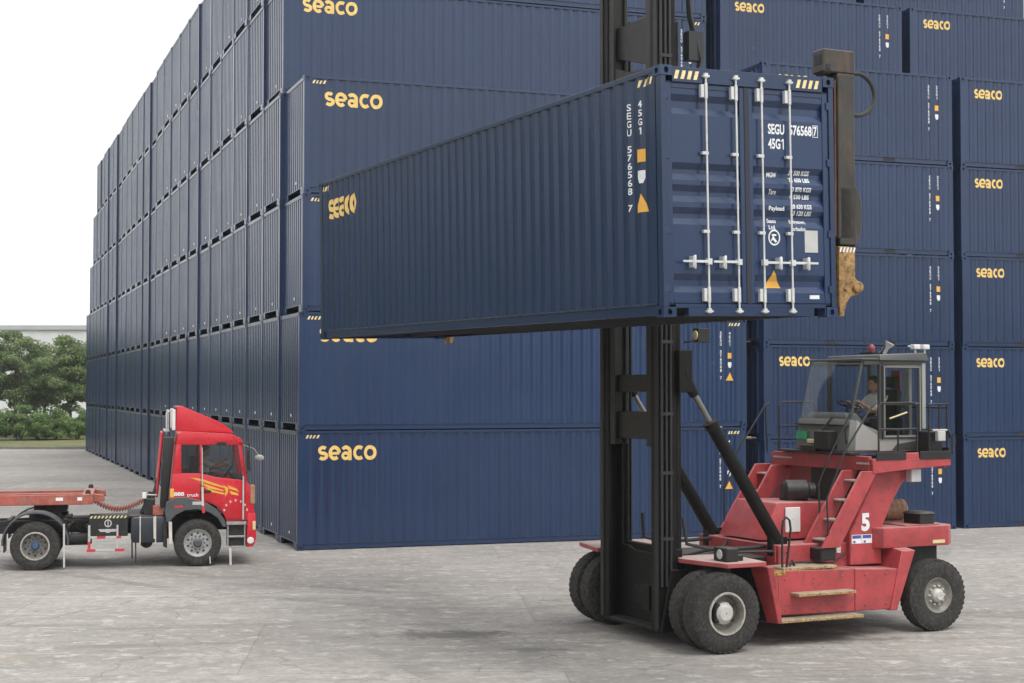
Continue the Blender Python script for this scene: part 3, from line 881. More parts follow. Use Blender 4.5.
for s in (-1, 1):
    f = MB(); f.prism([(.96, s * .66), (.96, s * .93), (.90 if s < 0 else .55, s * .96), (1.15 if s < 0 else .75, s * 1.95), (1.84, s * 1.95), (1.95, s * 1.0), (1.95, s * .66)], 1.255, 1.325, 'z')
    fe = f.build('front_fender', M['hred_dark'], hd, bevel=.01)
    fe['label'] = 'dusty pink-red fender over the doubled front wheel'
    f = MB(); f.hexa([(2.08, s * 1.605, .37), (2.20, s * 1.605, .37), (2.20, s * 1.84, .37), (2.12, s * 1.84, .37), (1.78, s * 1.605, 1.24), (1.98, s * 1.605, 1.24), (1.98, s * 1.94, 1.24), (1.86, s * 1.94, 1.24)])
    f.hexa([(2.09, s * 1.0, .36), (2.16, s * 1.0, .36), (2.16, s * 1.6, .36), (2.09, s * 1.6, .36), (1.78, s * 1.0, 1.25), (1.86, s * 1.0, 1.25), (1.86, s * 1.6, 1.25), (1.78, s * 1.6, 1.25)], 1)
    f.build('skirt', [M['hred'], M['black']], fe, bevel=.008)
    f = MB(); f.hexa([(4.42, s * .95, .40), (4.56, s * .95, .40), (4.56, s * 1.62, .40), (4.42, s * 1.62, .40), (4.66, s * .95, 1.42), (4.93, s * .95, 1.42), (4.93, s * 1.62, 1.33), (4.66, s * 1.62, 1.33)])
    f.build('rear_fender', M['hred'], hd, bevel=.01)
    p = MB(); p.prism([(3.93, 1.1), (4.56, 1.1), (4.54, 1.62), (4.76, 2.05), (4.97, 2.36), (5.16, 2.52), (5.4, 2.6), (4.42, 2.6), (4.32, 2.30), (3.93, 1.62)], s * .95, s * 1.25)
    pl = p.build('pillar', M['hred'], hd, bevel=.015)
    if s < 0: PIL = pl
# hood with sloping front
hb = MB()
hb.hexa([(2.66, -.62, 1.49), (4.3, -.62, 1.49), (4.3, .62, 1.49), (2.66, .62, 1.49), (3.0, -.58, 2.08), (4.3, -.58, 2.05), (4.3, .58, 2.05), (3.0, .58, 2.08)])
hood = hb.build('hood', M['hred'], hd, bevel=.025, seg=2)
pn = MB(); pn.box(3.13, -.634, 1.60, 3.42, -.60, 2.0); pn.build('hood_panel', M['white'], hood, bevel=.01)
tk = MB()
tk.lathe([(.12, -.02), (.175, .03), (.175, .38), (.12, .42), (.13, .52), (.10, .56)], (3.50, -.05, 2.23), (1, -.35, 0), 24)
tk.box(3.5, -.2, 2.05, 3.58, .06, 2.12); tk.box(3.76, -.25, 2.05, 3.84, 0, 2.12)
tk.box(4.32, -.7, 1.5, 4.7, .3, 2.58)  # black block added to darken the space under the platform
tk.build('air_cleaner_and_dark_block', M['black'], hood)
# counterweight
cw = MB()
cw.prism([(4.36, -1.25), (4.46, -1.42), (5.78, -1.42), (5.98, -1.25), (6.06, 0), (5.98, 1.25), (5.78, 1.42), (4.46, 1.42), (4.36, 1.25)], 1.36, 1.68, 'z')
cw.prism([(5.0, -1.3), (5.7, -1.3), (5.85, -1.1), (5.85, 1.1), (5.7, 1.3), (5.0, 1.3)], 1.68, 1.70, 'z')
cwt = cw.build('counterweight', M['hred'], hd, bevel=.05, seg=3)
q = MB(); q.box(5.32, -1.28, 1.66, 5.62, -.86, 1.86); q.hexa([(5.30, -1.3, 1.86), (5.64, -1.3, 1.86), (5.64, -.84, 1.86), (5.30, -.84, 1.86), (5.36, -1.26, 1.9), (5.6, -1.26, 1.9), (5.6, -.88, 1.9), (5.36, -.88, 1.9)])
q.build('battery_box', M['black'], cwt, bevel=.01)
q = MB(); q.lathe([(.10, -.28), (.17, -.24), (.17, .24), (.10, .28)], (5.42, -.40, 1.88), (1, -.3, 0), 24)
for k in range(5): q.lathe([(.174, -.2 + k * .09), (.178, -.18 + k * .09), (.174, -.16 + k * .09)], (5.42, -.40, 1.88), (1, -.3, 0), 24, caps=False)
si = q.build('silencer', M['tan'], hd)
q = MB(); q.tube([(5.36, -.40, 2.0), (5.36, -.40, 2.25), (5.34, -.36, 2.6)], .045, 14); q.build('exhaust_pipe', M['white'], si)
q = MB(); q.box(5.45, -1.431, 1.40, 5.70, -1.415, 1.455); q.build('name_strip', M['pale_yellow'], cwt)

# steps on the near side, ladders to the platform
def tread(x0, x1, y0, y1, z, parent, t=.045):
    s = MB(); s.box(x0, y0, z - t, x1, y1, z); st = s.build('step', M['tread'], parent, bevel=.006)
    e = MB(); nrm = min(y0, y1) if y0 < 0 else max(y0, y1); sg = -1 if y0 < 0 else 1
    n = int((x1 - x0) / .05)
    for k in range(n):
        a = x0 + (x1 - x0) * k / n
        e.box(a + .004, nrm + sg * .002, z - t + .006, a + .036, nrm + sg * .007, z - .006)
    e.build('step_edge', M['yellow_edge'], st)
for s in (-1, 1):
    a, b = (-1.82, -1.56) if s < 0 else (1.56, 1.82)
    tread(2.40, 3.42, s * 1.15, s * 1.58, 1.165, body)
    tread(2.52, 3.60, a, b, .79, body); tread(2.16, 3.74, a, b, .41, body)
    for x in (2.2, 3.66):
        q = MB(); q.box(x, s * 1.60, .36, x + .05, s * 1.78, .40); q.build('step_bracket', M['hred_dark'], body)
    y0, y1 = s * .98, s * 1.46
    st = MB()
    for yy in (y0, y1):
        st.hexa([(3.20, yy - .025, 1.42), (3.55, yy - .025, 1.42), (3.55, yy + .025, 1.42), (3.20, yy + .025, 1.42),
                 (3.98, yy - .025, 2.60), (4.30, yy - .025, 2.60), (4.30, yy + .025, 2.60), (3.98, yy + .025, 2.60)])
    stair = st.build('stair', M['hred'], hd, bevel=.008)
    for k in range(4):
        z = 1.54 + k * .305; x = 3.31 + (z - 1.42) * .68
        t = MB(); t.box(x - .02, min(y0, y1) + .025, z - .03, x + .2, max(y0, y1) - .025, z); t.build('stair_tread', M['tread_grey'], stair, bevel=.006)
    q = MB(); q.box(3.22, min(y0, y1) + .03, 1.22, 3.52, max(y0, y1) - .03, 1.42); q.build('stair_base', M['black'], stair, bevel=.02)
    # handrails of the stair
    q = MB()
    q.tube([(3.34, y1, 1.5), (3.32, y1, 2.2), (3.66, y1, 2.9), (4.2, y1, 3.62), (4.3, y1, 3.68)], .016, 8)
    if s < 0:
        q.tube([(3.55, y0, 1.6), (3.52, y0, 2.4), (3.75, y0, 2.85), (4.15, y0, 3.5)], .016, 8)
    else:
        q.tube([(4.2, y1, 3.62), (4.24, y1, 2.8)], .016, 8)
    q.build('handrail', M['black'], stair)
q = MB(); q.tube([(2.44, -1.5, 1.12), (2.44, -1.5, 1.75), (2.46, -1.5, 1.88), (2.52, -1.5, 1.93), (2.58, -1.5, 1.88), (2.60, -1.5, 1.75), (2.52, -1.5, 1.16)], .018, 8)
q.tube([(2.6, -1.45, 1.14), (2.68, -1.42, 1.25), (2.75, -1.4, 1.14)], .02, 8)
q.build('grab_handle', M['black'], body)
q = MB(); q.box(2.14, -1.607, 1.06, 2.42, -1.60, 1.135); q.build('warning_strip', M['yellow_edge'], body)
q = MB(); q.box(3.72, -1.175, 1.30, 3.80, -1.15, 1.40); q.build('switch_box', M['white'], body)
# "5" and the two small signs on the pillar
v, f = fit_text('5', 4.15, 1.63, .165, .29, .05)
link('number', decal_mesh('number', v, f, M['white_film'], lambda x, z: (x, -1.2535, z)), PIL)
for k in range(2):
    x0 = 3.955 + k * .205
    q = MB(); q.box(x0, -1.256, 1.44, x0 + .195, -1.251, 1.58); sg = q.build('pillar_sign', M['white_film'], PIL)
    q = MB(); q.box(x0 + .012, -1.259, 1.52, x0 + .18, -1.2565, 1.572); q.box(x0 + .03, -1.259, 1.45, x0 + .07, -1.2565, 1.485); q.build('sign_band', M['sticker_blue'], sg)

# platform
pf = MB()
pf.prism([(4.18, 2.79), (5.78, 2.79), (5.78, 2.66), (5.0, 2.62), (4.2, 2.555)], -1.5, -1.42)
pf.prism([(4.18, 2.79), (5.78, 2.79), (5.78, 2.66), (5.0, 2.62), (4.2, 2.555)], 1.2, 1.28)
pf.box(4.17, -1.42, 2.60, 4.24, 1.2, 2.83); pf.box(4.24, -1.42, 2.70, 5.76, 1.2, 2.76)
pf.box(5.70, -1.42, 2.62, 5.76, 1.2, 2.70); pf.box(4.9, -1.42, 2.60, 5.0, 1.2, 2.70)
pf.box(4.85, -1.501, 2.79, 5.12, -1.44, 2.88)
plat = pf.build('platform', M['hred'], hd, bevel=.008)
q = MB()
q.box(4.26, -1.515, 2.77, 4.85, -1.495, 2.90); q.box(5.13, -1.515, 2.77, 5.78, -1.495, 2.90)
q.box(4.05, -1.1, 2.84, 4.26, .9, 2.88)
q.box(5.78, -1.45, 2.8, 5.80, .9, 2.95)
q.build('kick_plate', M['black'], plat, bevel=.004)
q = MB(); q.box(4.16, -1.44, 2.70, 4.168, -1.12, 2.73); q.build('platform_edge', M['tread_grey'], plat)
q = MB(); q.box(4.16, .62, 2.72, 4.168, 1.18, 2.75); q.build('platform_edge', M['tread_grey'], plat)
rl = MB()
def rail(pts): rl.tube(pts, .017, 8)
for y in (-1.46, 1.24):
    rail([(4.34, y, 2.8), (4.34, y, 3.62), (4.40, y, 3.68), (5.06, y, 3.68), (5.11, y, 3.62), (5.11, y, 2.8)]); rail([(4.34, y, 3.26), (5.11, y, 3.26)])
    rail([(4.73, y, 2.8), (4.73, y, 3.26)])
rail([(5.36, -1.46, 2.8), (5.36, -1.46, 3.66), (5.74, -1.46, 3.66), (5.79, -1.4, 3.6), (5.79, -1.4, 2.8)]); rail([(5.36, -1.46, 3.24), (5.79, -1.4, 3.24)]); rail([(5.58, -1.46, 3.24), (5.58, -1.46, 3.66)])
rail([(5.79, -1.4, 3.6), (5.79, .9, 3.6), (5.79, .9, 2.8)]); rail([(5.79, -1.4, 3.24), (5.79, .9, 3.24)])
rl.build('railing', M['black'], plat)
q = MB(); q.box(5.46, -1.36, 2.80, 5.74, -1.06, 3.22); q.build('oil_box', M['black'], plat, bevel=.02)
q = MB(); q.box(5.50, -1.52, 3.06, 5.66, -1.44, 3.22); q.box(5.42, -1.5, 3.22, 5.72, -1.44, 3.25); q.build('junction_box', M['plate'], plat, bevel=.01)
q = MB(); q.box(5.05, -1.40, 2.4, 5.25, -1.25, 2.62); q.build('work_lamp', M['plate'], plat, bevel=.01)
q = MB(); q.tube([(5.79, -1.42, 3.24), (5.86, -1.45, 3.1), (5.85, -1.46, 2.85), (5.9, -1.45, 3.0)], .018, 8); q.build('cable', M['hose'], plat)

# cab
U0, U1, V0, V1 = 4.18, 5.78, -.90, .52
cb = MB()
cb.hexa([(4.15, V0, 2.88), (4.80, V0, 2.88), (4.80, V1, 2.88), (4.15, V1, 2.88), (4.22, V0, 3.42), (4.80, V0, 3.22), (4.80, V1, 3.22), (4.22, V1, 3.42)])
cab = cb.build('cab', M['cab'], hd, bevel=.03, seg=2)
c2 = MB()
c2.box(4.80, V0, 2.88, U1, V1, 3.10); c2.box(4.86, V0 + .06, 4.33, U1 - .06, V1 - .06, 4.362)
c2.hexa([(4.30, V0 - .006, 2.9), (4.79, V0 - .006, 2.9), (4.79, V0 + .02, 2.9), (4.30, V0 + .02, 2.9), (4.34, V0 - .006, 3.40), (4.79, V0 - .006, 3.14), (4.79, V0 + .02, 3.14), (4.34, V0 + .02, 3.40)])
c2.box(U1 - .07, V1 - .5, 3.1, U1 - .03, V1, 3.7)
c2.build('cab_side', M['cab_white'], cab, bevel=.012)
c3 = MB()      # charcoal pillars and roof frame
def post(p, q, w=.035):
    a = Vector(p); b = Vector(q)
    c3.hexa([(a.x - w, a.y - w, a.z), (a.x + w, a.y - w, a.z), (a.x + w, a.y + w, a.z), (a.x - w, a.y + w, a.z), (b.x - w, b.y - w, b.z), (b.x + w, b.y - w, b.z), (b.x + w, b.y + w, b.z), (b.x - w, b.y + w, b.z)])
post((4.25, V0 + .04, 3.40), (4.50, V0 + .04, 4.36), .022); post((4.25, V1 - .04, 3.40), (4.48, V1 - .04, 4.36), .012)
for y in (V0 + .035, V1 - .035): post((4.845, y, 3.05), (4.855, y, 4.36), .035)
post((U1 - .05, V1 - .04, 3.1), (U1 - .05, V1 - .04, 4.36), .04)
c3.box(4.5, V0 + .0, 4.30, U1, V0 + .06, 4.37); c3.box(4.5, V1 - .06, 4.30, U1, V1, 4.37)
c3.hexa([(4.24, V0 + .1, 3.40), (4.6, V0 + .1, 3.30), (4.6, V1 - .1, 3.30), (4.24, V1 - .1, 3.40), (4.3, V0 + .25, 3.52), (4.55, V0 + .25, 3.50), (4.55, V1 - .25, 3.50), (4.3, V1 - .25, 3.52)])
c3.build('cab_frame', M['cab_dark'], cab, bevel=.008)
q = MB(); q.box(U1 - .08, V0 - .004, 3.24, U1 + .0, V0 + .06, 4.34); q.build('rear_post', M['cab_white'], cab, bevel=.008)
rf = MB()
rf.hexa([(4.80, V0 - .04, 4.375), (U1 + .04, V0 - .05, 4.375), (U1 + .04, V1 + .05, 4.375), (4.80, V1 + .04, 4.375), (4.84, V0 + .02, 4.47), (U1, V0 - .02, 4.51), (U1, V1 + .02, 4.51), (4.84, V1 - .02, 4.47)])
rf.box(4.46, V0 - .02, 4.375, 4.80, V0 + .03, 4.41); rf.box(4.46, V1 - .03, 4.375, 4.80, V1 + .02, 4.41); rf.box(4.45, V0 - .02, 4.375, 4.48, V1 + .02, 4.405)
roof = rf.build('cab_roof', M['cab_dark'], cab, bevel=.025, seg=2)
q = MB(); q.lathe([(.05, 0), (.05, .06), (.055, .07), (.055, .12), (.03, .16), (.005, .17)], (5.30, -.1, 4.50), (0, 0, 1), 16); q.build('beacon', M['lamp_red'], roof)
q = MB(); q.lathe([(.03, 0), (.03, .1), (.08, .2), (.085, .21)], (5.42, -.28, 4.5), (.3, -.35, .85), 16); q.build('horn', M['plate'], roof)
q = MB(); q.tube([(5.2, -.4, 4.5), (5.42, -.3, 4.64)], .012, 6); q.tube([(5.16, -.1, 4.48), (5.16, -.1, 4.72)], .008, 6); q.box(5.2, -.25, 4.5, 5.42, .1, 4.53); q.build('roof_bracket', M['black'], roof)
for x in (5.60, 5.80):
    q = MB(); q.box(x, -.84, 4.57, x + .13, -.72, 4.65); q.box(x + .05, -.8, 4.5, x + .08, -.76, 4.57); q.build('roof_lamp', M['white'], roof, bevel=.012)
# glazing
q = MB(); q.add([(4.48, V0 + .03, 4.395), (4.80, V0 + .03, 4.40), (4.80, V1 - .03, 4.40), (4.48, V1 - .03, 4.395)], [(0, 1, 2, 3)]); q.build('roof_window', M['glass_mid'], cab, smooth=0)
gl = MB()
gl.add([(4.235, V0 + .06, 3.42), (4.235, V1 - .06, 3.42), (4.47, V1 - .06, 4.36), (4.47, V0 + .06, 4.36)], [(0, 1, 2, 3)])
gl.build('windscreen', M['glass'], cab, smooth=0)
gl = MB(); gl.add([(4.28, V0 + .03, 3.40), (4.76, V0 + .03, 3.16), (4.78, V0 + .03, 4.30), (4.50, V0 + .03, 4.30)], [(0, 1, 2, 3)]); gl.build('side_window', M['glass'], cab, smooth=0)
gl = MB(); gl.add([(4.28, V1 - .03, 3.40), (4.76, V1 - .03, 3.16), (4.78, V1 - .03, 4.30), (4.50, V1 - .03, 4.30)], [(3, 2, 1, 0)]); gl.add([(4.85, V1 - .03, 3.12), (U1 - .1, V1 - .03, 3.12), (U1 - .1, V1 - .03, 4.30), (4.85, V1 - .03, 4.30)], [(3, 2, 1, 0)]); gl.build('side_window', M['glass'], cab, smooth=0)
gl = MB(); gl.add([(U1 - .04, V0 + .1, 3.7), (U1 - .04, V1 - .1, 3.7), (U1 - .04, V1 - .1, 4.3), (U1 - .04, V0 + .1, 4.3)], [(0, 1, 2, 3)]); gl.build('rear_window', M['glass'], cab, smooth=0)
# door on the near side
dr = MB()
def frame_rect(m, x0, x1, z0, z1, w, y0, y1):
    m.box(x0, y0, z0, x0 + w, y1, z1); m.box(x1 - w, y0, z0, x1, y1, z1); m.box(x0 + w, y0, z0, x1 - w, y1, z0 + w); m.box(x0 + w, y0, z1 - w, x1 - w, y1, z1)
frame_rect(dr, 4.86, 5.66, 3.09, 4.30, .055, V0 - .035, V0 + .01)
dr.box(4.9, V0 - .033, 3.64, 5.62, V0 + .008, 3.68)
door = dr.build('door', M['cab_dark'], cab, bevel=.012)
q = MB(); q.add([(4.9, V0 - .012, 3.68), (5.62, V0 - .012, 3.68), (5.62, V0 - .012, 4.25), (4.9, V0 - .012, 4.25)], [(0, 1, 2, 3)]); q.build('door_glass', M['glass'], door, smooth=0)
q = MB(); q.add([(4.9, V0 - .012, 3.13), (5.62, V0 - .012, 3.13), (5.62, V0 - .012, 3.64), (4.9, V0 - .012, 3.64)], [(0, 1, 2, 3)]); q.build('door_glass', M['glass_dark'], door, smooth=0)
q = MB(); q.tube([(4.98, V0 - .05, 3.42), (5.34, V0 - .05, 3.52)], .014, 8); q.build('door_handle', M['pale_yellow'], door)
q = MB(); frame_rect(q, 4.885, 5.635, 3.115, 4.275, .012, V0 - .04, V0 - .036); q.build('door_trim', M['cab_white'], door)
q = MB(); q.hexa([(5.05, V0 - .02, 2.9), (5.78, V0 - .02, 2.9), (5.78, V0 - .006, 2.9), (5.05, V0 - .006, 2.9), (5.15, V0 - .02, 3.0), (5.78, V0 - .02, 3.08), (5.78, V0 - .006, 3.08), (5.15, V0 - .006, 3.0)])
q.build('side_skirt', M['cab_dark'], cab, bevel=.004)
# nose fittings
q = MB(); q.box(4.00, -.62, 2.92, 4.17, -.20, 3.22); q.box(4.02, -.20, 2.88, 4.17, .2, 2.98); q.build('head_lamp', M['black'], cab, bevel=.015)
q = MB(); q.box(4.10, -.08, 3.0, 4.16, .12, 3.07); q.build('nose_lamp', M['pale_yellow'], cab, bevel=.01)
q = MB(); q.box(4.148, .18, 3.06, 4.156, .48, 3.20); q.build('nose_sticker', M['green'], cab)
q = MB(); q.tube([(4.2, -.45, 3.44), (4.1, -.4, 3.3), (4.06, -.36, 3.2)], .018, 8); q.build('wiper', M['black'], cab)
q = MB(); q.tube([(4.18, -.86, 3.0), (4.14, -.88, 3.08), (4.14, -.88, 3.3), (4.2, -.86, 3.36)], .014, 8); q.build('nose_handle', M['black'], cab)
q = MB(); q.box(4.144, V0 + .02, 3.30, 4.21, V1 - .02, 3.325); q.build('nose_moulding', M['black'], cab)
# inside the cab
q = MB(); q.box(5.12, -.45, 3.12, 5.58, .05, 3.28); q.hexa([(5.50, -.43, 3.25), (5.64, -.43, 3.25), (5.64, .03, 3.25), (5.50, .03, 3.25), (5.60, -.40, 3.9), (5.70, -.40, 3.9), (5.70, 0, 3.9), (5.60, 0, 3.9)])
q.box(5.60, -.32, 3.93, 5.70, -.08, 4.12); q.build('seat', M['seatcloth'], cab, bevel=.03, seg=2)
q = MB(); q.tube([(4.55, -.2, 3.15), (4.72, -.2, 3.62)], .03, 10)
ringc = Vector((4.74, -.2, 3.64)); a1 = Vector((0, 1, 0)); a2 = Vector((.94, 0, .34)).cross(a1).cross(a1)
a2 = Vector((.34, 0, .94)).cross(a1)
q.tube([ringc + (a1 * math.cos(t) + a2 * math.sin(t)) * .2 for t in [2 * PI * k / 20 for k in range(21)]], .014, 8, caps=False)
q.tube([ringc + a1 * .2, ringc - a1 * .2], .012, 6)
q.box(4.85, -.88, 3.12, 5.3, -.6, 3.42)
q.build('steering_wheel', M['black'], cab)
q = MB(); q.box(5.66, -.62, 3.12, 5.72, -.50, 4.3); q.build('inner_post', M['cab_white'], cab)
q = MB(); q.box(5.69, -.35, 3.72, 5.72, -.12, 4.22); q.build('rear_poster', M['lamp_red'], cab)

# lamps on mast and fender
q = MB(); q.tube([(1.05, -.92, 4.62), (1.25, -1.0, 4.66)], .02, 8); q.box(1.2, -1.08, 4.62, 1.42, -.94, 4.84)
lm = q.build('mast_lamp', M['black'], mast, bevel=.015)
q = MB(); q.lathe([(.075, 0), (.07, .012), (.0, .02)], (1.196, -1.01, 4.73), (-1, 0, 0), 16, caps=False); q.build('lamp_lens', M['pale_yellow'], lm)
q = MB(); q.box(1.24, -1.78, 1.325, 1.46, -1.42, 1.53); q.box(1.46, -1.7, 1.325, 1.6, -1.5, 1.42); lm = q.build('front_lamp', M['black'], hd, bevel=.015)
q = MB(); q.lathe([(.075, 0), (.068, .012), (.0, .02)], (1.236, -1.60, 1.43), (-1, 0, 0), 18, caps=False); q.build('lamp_lens', M['plate'], lm)

# carriage and side spreader behind the box
zt = C0.z + H + .05
sp = MB()
sp.box(.30, -1.1, 5.2, .47, 1.1, 5.5); sp.box(.30, -1.1, 7.0, .47, 1.1, 7.5)
for y in (-.75, -.25, .25, .75): sp.box(.33, y - .08, 5.5, .46, y + .08, 7.0)
sp.box(.06, -3.6, 6.75, .30, 3.6, 7.15); sp.box(.06, -3.4, 7.2, .30, 3.4, 7.5)
sp.box(.09, -5.95, 6.82, .27, 5.95, 7.10); sp.box(.09, -5.95, 7.26, .27, 5.95, 7.46)
spread = sp.build('spreader', M['olive'], hd, bevel=.012)
for s in (-1, 1):
    a, b = s * 5.80, s * 6.10
    e = MB()
    e.box(.03, a, 5.72, .28, b, 7.70)
    e.hexa([(.05, a, 5.65), (.30, a, 5.65), (.30, b, 5.65), (.05, b, 5.65), (.05, a, 6.35), (.27, a, 6.35), (.27, b, 6.35), (.05, b, 6.35)])
    e.prism([(.28, 5.62), (.36, 5.74), (.40, 5.9), (.40, 6.15), (.36, 6.3), (.28, 6.42)], a + s * .02, b - s * .02)
    arm = e.build('spreader_arm', M['olive'], spread, bevel=.012)
    e = MB(); e.box(.0, a + s * .04, 5.75, .028, b - s * .04, 7.66); e.build('wear_plate', M['rust'], arm)
    e = MB(); hz_ = 7.745
    e.box(-.18, a + s * .06, hz_, .29, b + s * .0, 8.03); e.box(-.16, a + s * .08, hz_ - .02, -.05, b - s * .02, hz_ + .02); e.box(.02, a, 7.68, .29, b, hz_)
    e.build('lock_head', M['olive'], arm, bevel=.015)
    e = MB(); e.box(-.15, b, hz_ + .03, -.09, b + s * .012, hz_ + .09); e.box(-.186, a + s * .12, hz_ + .10, -.176, b - s * .06, hz_ + .22); e.build('lock_slot', M['under'], arm)
    e = MB()
    e.prism([(.03, 5.63), (.27, 5.63), (.27, 5.25), (.34, 5.2), (.34, 5.06), (.20, 5.02), (.14, 4.95), (.10, 4.78), (.04, 4.78), (.03, 5.0)], a + s * .03, b)
    e.lathe([(.07, 0), (.07, .05), (.04, .06)], (.29, b, 5.14), (0, s, 0), 16); e.lathe([(.03, 0), (.03, .03)], (.12, b, 5.12), (0, s, 0), 12)
    e.box(.02, a + s * .05, 4.84, .0, b - s * .05, 5.6)
    e.build('guide_shoe', M['rust_yellow'], arm, bevel=.01)
    V = []; F = []
    for k in range(5):
        x = .03 + k * .05
        v, f = poly2([(x, 5.56), (x + .024, 5.56), (x + .044, 5.62), (x + .02, 5.62)]); o = len(V); V += v; F += [[o + i for i in q_] for q_ in f]
    me = decal_mesh('shoe_stripes', V, F, M['white_film'], lambda x, z: (x, b + s * .003, z))
    if s > 0: me.flip_normals()
    link('shoe_stripes', me, arm)
    e = MB()
    e.tube([(.28, s * 5.95, 7.80), (.36, s * 5.95, 7.79)] + [(.40 + .29 * math.sin(t), s * 5.96, 7.535 + .265 * math.cos(t)) for t in [R(12) + R(165) * k / 14 for k in range(15)]] + [(.34, s * 5.95, 7.28), (.27, s * 5.94, 7.34)], .028, 10)
    e.build('hydraulic_hose', M['hose'], arm)

# ------------------------------------------------------------------ people
def skin_surface(joints, edges, radii, level=2):
    me = bpy.data.meshes.new('figure'); me.from_pydata([Vector(j) for j in joints], edges, [])
    ob = bpy.data.objects.new('figure', me); COL.objects.link(ob)
    ob.modifiers.new('skin', 'SKIN'); ob.modifiers.new('sub', 'SUBSURF').levels = level
    for i, r in enumerate(radii):
        sv = me.skin_vertices[0].data[i]; sv.radius = r if hasattr(r, '__len__') else (r, r); sv.use_root = (i == 0)
    dg = bpy.context.evaluated_depsgraph_get(); dg.update()
    out = bpy.data.meshes.new_from_object(ob.evaluated_get(dg))
    vs = [tuple(v.co) for v in out.vertices]; fs = [list(p.vertices) for p in out.polygons]
    bpy.data.objects.remove(ob); bpy.data.meshes.remove(me); bpy.data.meshes.remove(out)
    return vs, fs
def seated_person(label, loc, rz, hands, group=None):
    """faces local +x, origin at the seat under the hips; hands: target of each hand (y<0 first)"""
    root = thing('person', label, 'person', loc, rz, group)
    J = [(0, 0, .10), (.01, 0, .26), (.0, 0, .42), (.0, 0, .52), (.02, 0, .60),
         (.0, -.17, .50), (.0, .17, .50)]
    E = [(0, 1), (1, 2), (2, 3), (3, 4), (3, 5), (3, 6)]
    Rr = [(.15, .13), (.145, .12), (.155, .12), (.09, .085), (.055, .055), .062, .062]
    for si, s in ((0, -1), (1, 1)):
        h = Vector(hands[si]); sh = Vector((0, s * .19, .49))
        mid = (h + sh) / 2; d = h - sh; ln = d.length
        drop = math.sqrt(max(.0, (.29) ** 2 - (ln / 2) ** 2)) if ln < .58 else .02
        el = mid + Vector((0, s * .25, -1)).normalized() * drop
        b = len(J); J += [tuple(el), tuple(sh.lerp(el, .5)), tuple(el.lerp(h, .5)), tuple(h), tuple(h + (h - el).normalized() * .07)]
        E += [(5 + si, b + 1), (b + 1, b), (b, b + 2), (b + 2, b + 3), (b + 3, b + 4)]
        Rr += [.042, .05, .04, .028, (.036, .018)]
    for s in (-1, 1):
        b = len(J); J += [(.10, s * .11, .09), (.44, s * .14, .12), (.46, s * .14, -.12), (.46, s * .14, -.34), (.60, s * .15, -.38)]
        E += [(0, b), (b, b + 1), (b + 1, b + 2), (b + 2, b + 3), (b + 3, b + 4)]
        Rr += [.085, .06, .052, .04, .03]
    vs, fs = skin_surface(J, E, Rr)
    m = MB(); m.add(vs, fs)
    hc = Vector((.045, 0, .735))
    m.ellipsoid(hc, (.098, .076, .122), 20)
    m.ellipsoid(hc + Vector((.03, 0, -.06)), (.068, .058, .062), 14)             # jaw
    m.ellipsoid(hc + Vector((.100, 0, -.012)), (.020, .013, .024), 10)           # nose
    m.ellipsoid(hc + Vector((.086, 0, -.062)), (.012, .024, .008), 10)           # mouth
    for s in (-1, 1): m.ellipsoid(hc + Vector((-.005, s * .076, -.01)), (.018, .009, .03), 8)
    for si in (0, 1):                                                              # five fingers and their bends
        b = 7 + si * 5
        h = Vector(J[b + 3]); tip = Vector(J[b + 4]); d = (tip - h).normalized(); sd = d.cross(Vector((0, 0, 1))).normalized(); dn = sd.cross(d)
        if dn.z > 0: dn = -dn
        for k in range(4):
            o = tip + sd * (-.030 + .02 * k) - d * .012; ln = [.062, .072, .068, .052][k]
            m.tube([o, o + d * ln * .5 + dn * .012, o + d * ln * .72 + dn * .05], [.0095, .0085, .007], 7)
        o = h + d * .03 + sd * (.032 if si == 0 else -.032)
        m.tube([o, o + d * .03 + sd * (.02 if si == 0 else -.02) + dn * .01, o + d * .05 + dn * .035 + sd * (.012 if si == 0 else -.012)], [.012, .01, .008], 7)
    body = m.build('body', M['skin'], root, smooth=60)
    sh_ids = list(range(7)) + [7, 8, 12, 13]
    vs, fs = skin_surface([J[0], J[1], J[2], J[3], (0.01, 0, .555), J[5], J[6], J[8], Vector(J[8]).lerp(Vector(J[7]), .8), J[13], Vector(J[13]).lerp(Vector(J[12]), .8)],
                          [(0, 1), (1, 2), (2, 3), (3, 4), (3, 5), (3, 6), (5, 7), (7, 8), (6, 9), (9, 10)],
                          [(.17, .15), (.165, .14), (.175, .14), (.105, .10), .062, .078, .078, .066, .062, .066, .062])
    MB().add(vs, fs).build('shirt', M['shirt'], root, smooth=60)
    o = 17
    vs, fs = skin_surface([J[0], J[o], J[o + 1], J[o + 2], (.46, -.14, -.30), J[o + 5], J[o + 6], J[o + 7], (.46, .14, -.30)],
                          [(0, 1), (1, 2), (2, 3), (3, 4), (0, 5), (5, 6), (6, 7), (7, 8)], [.155, .1, .075, .068, .06, .1, .075, .068, .06])
    MB().add(vs, fs).build('trousers', M['trousers'], root, smooth=60)
    hr = MB(); hr.ellipsoid(hc + Vector((-.018, 0, .028)), (.098, .084, .112), 18)
    hr.ellipsoid(hc + Vector((.03, 0, .085)), (.06, .068, .045), 14)
    hr.build('hair', M['hair'], root, smooth=60)
    ey_ = MB()
    for s in (-1, 1): ey_.ellipsoid(hc + Vector((.084, s * .031, .008)), (.012, .014, .008), 10)
    ey_.build('eyes', M['black_film'], root)
    return root
# handler driver faces the mast
pw = FB + ex * 5.27 + ey * (-.24)
seated_person('driver in a pale t-shirt at the wheel of the handler cab', (pw.x, pw.y, 3.26), FYAW + PI, [(.42, -.16, .40), (.44, .14, .42)])

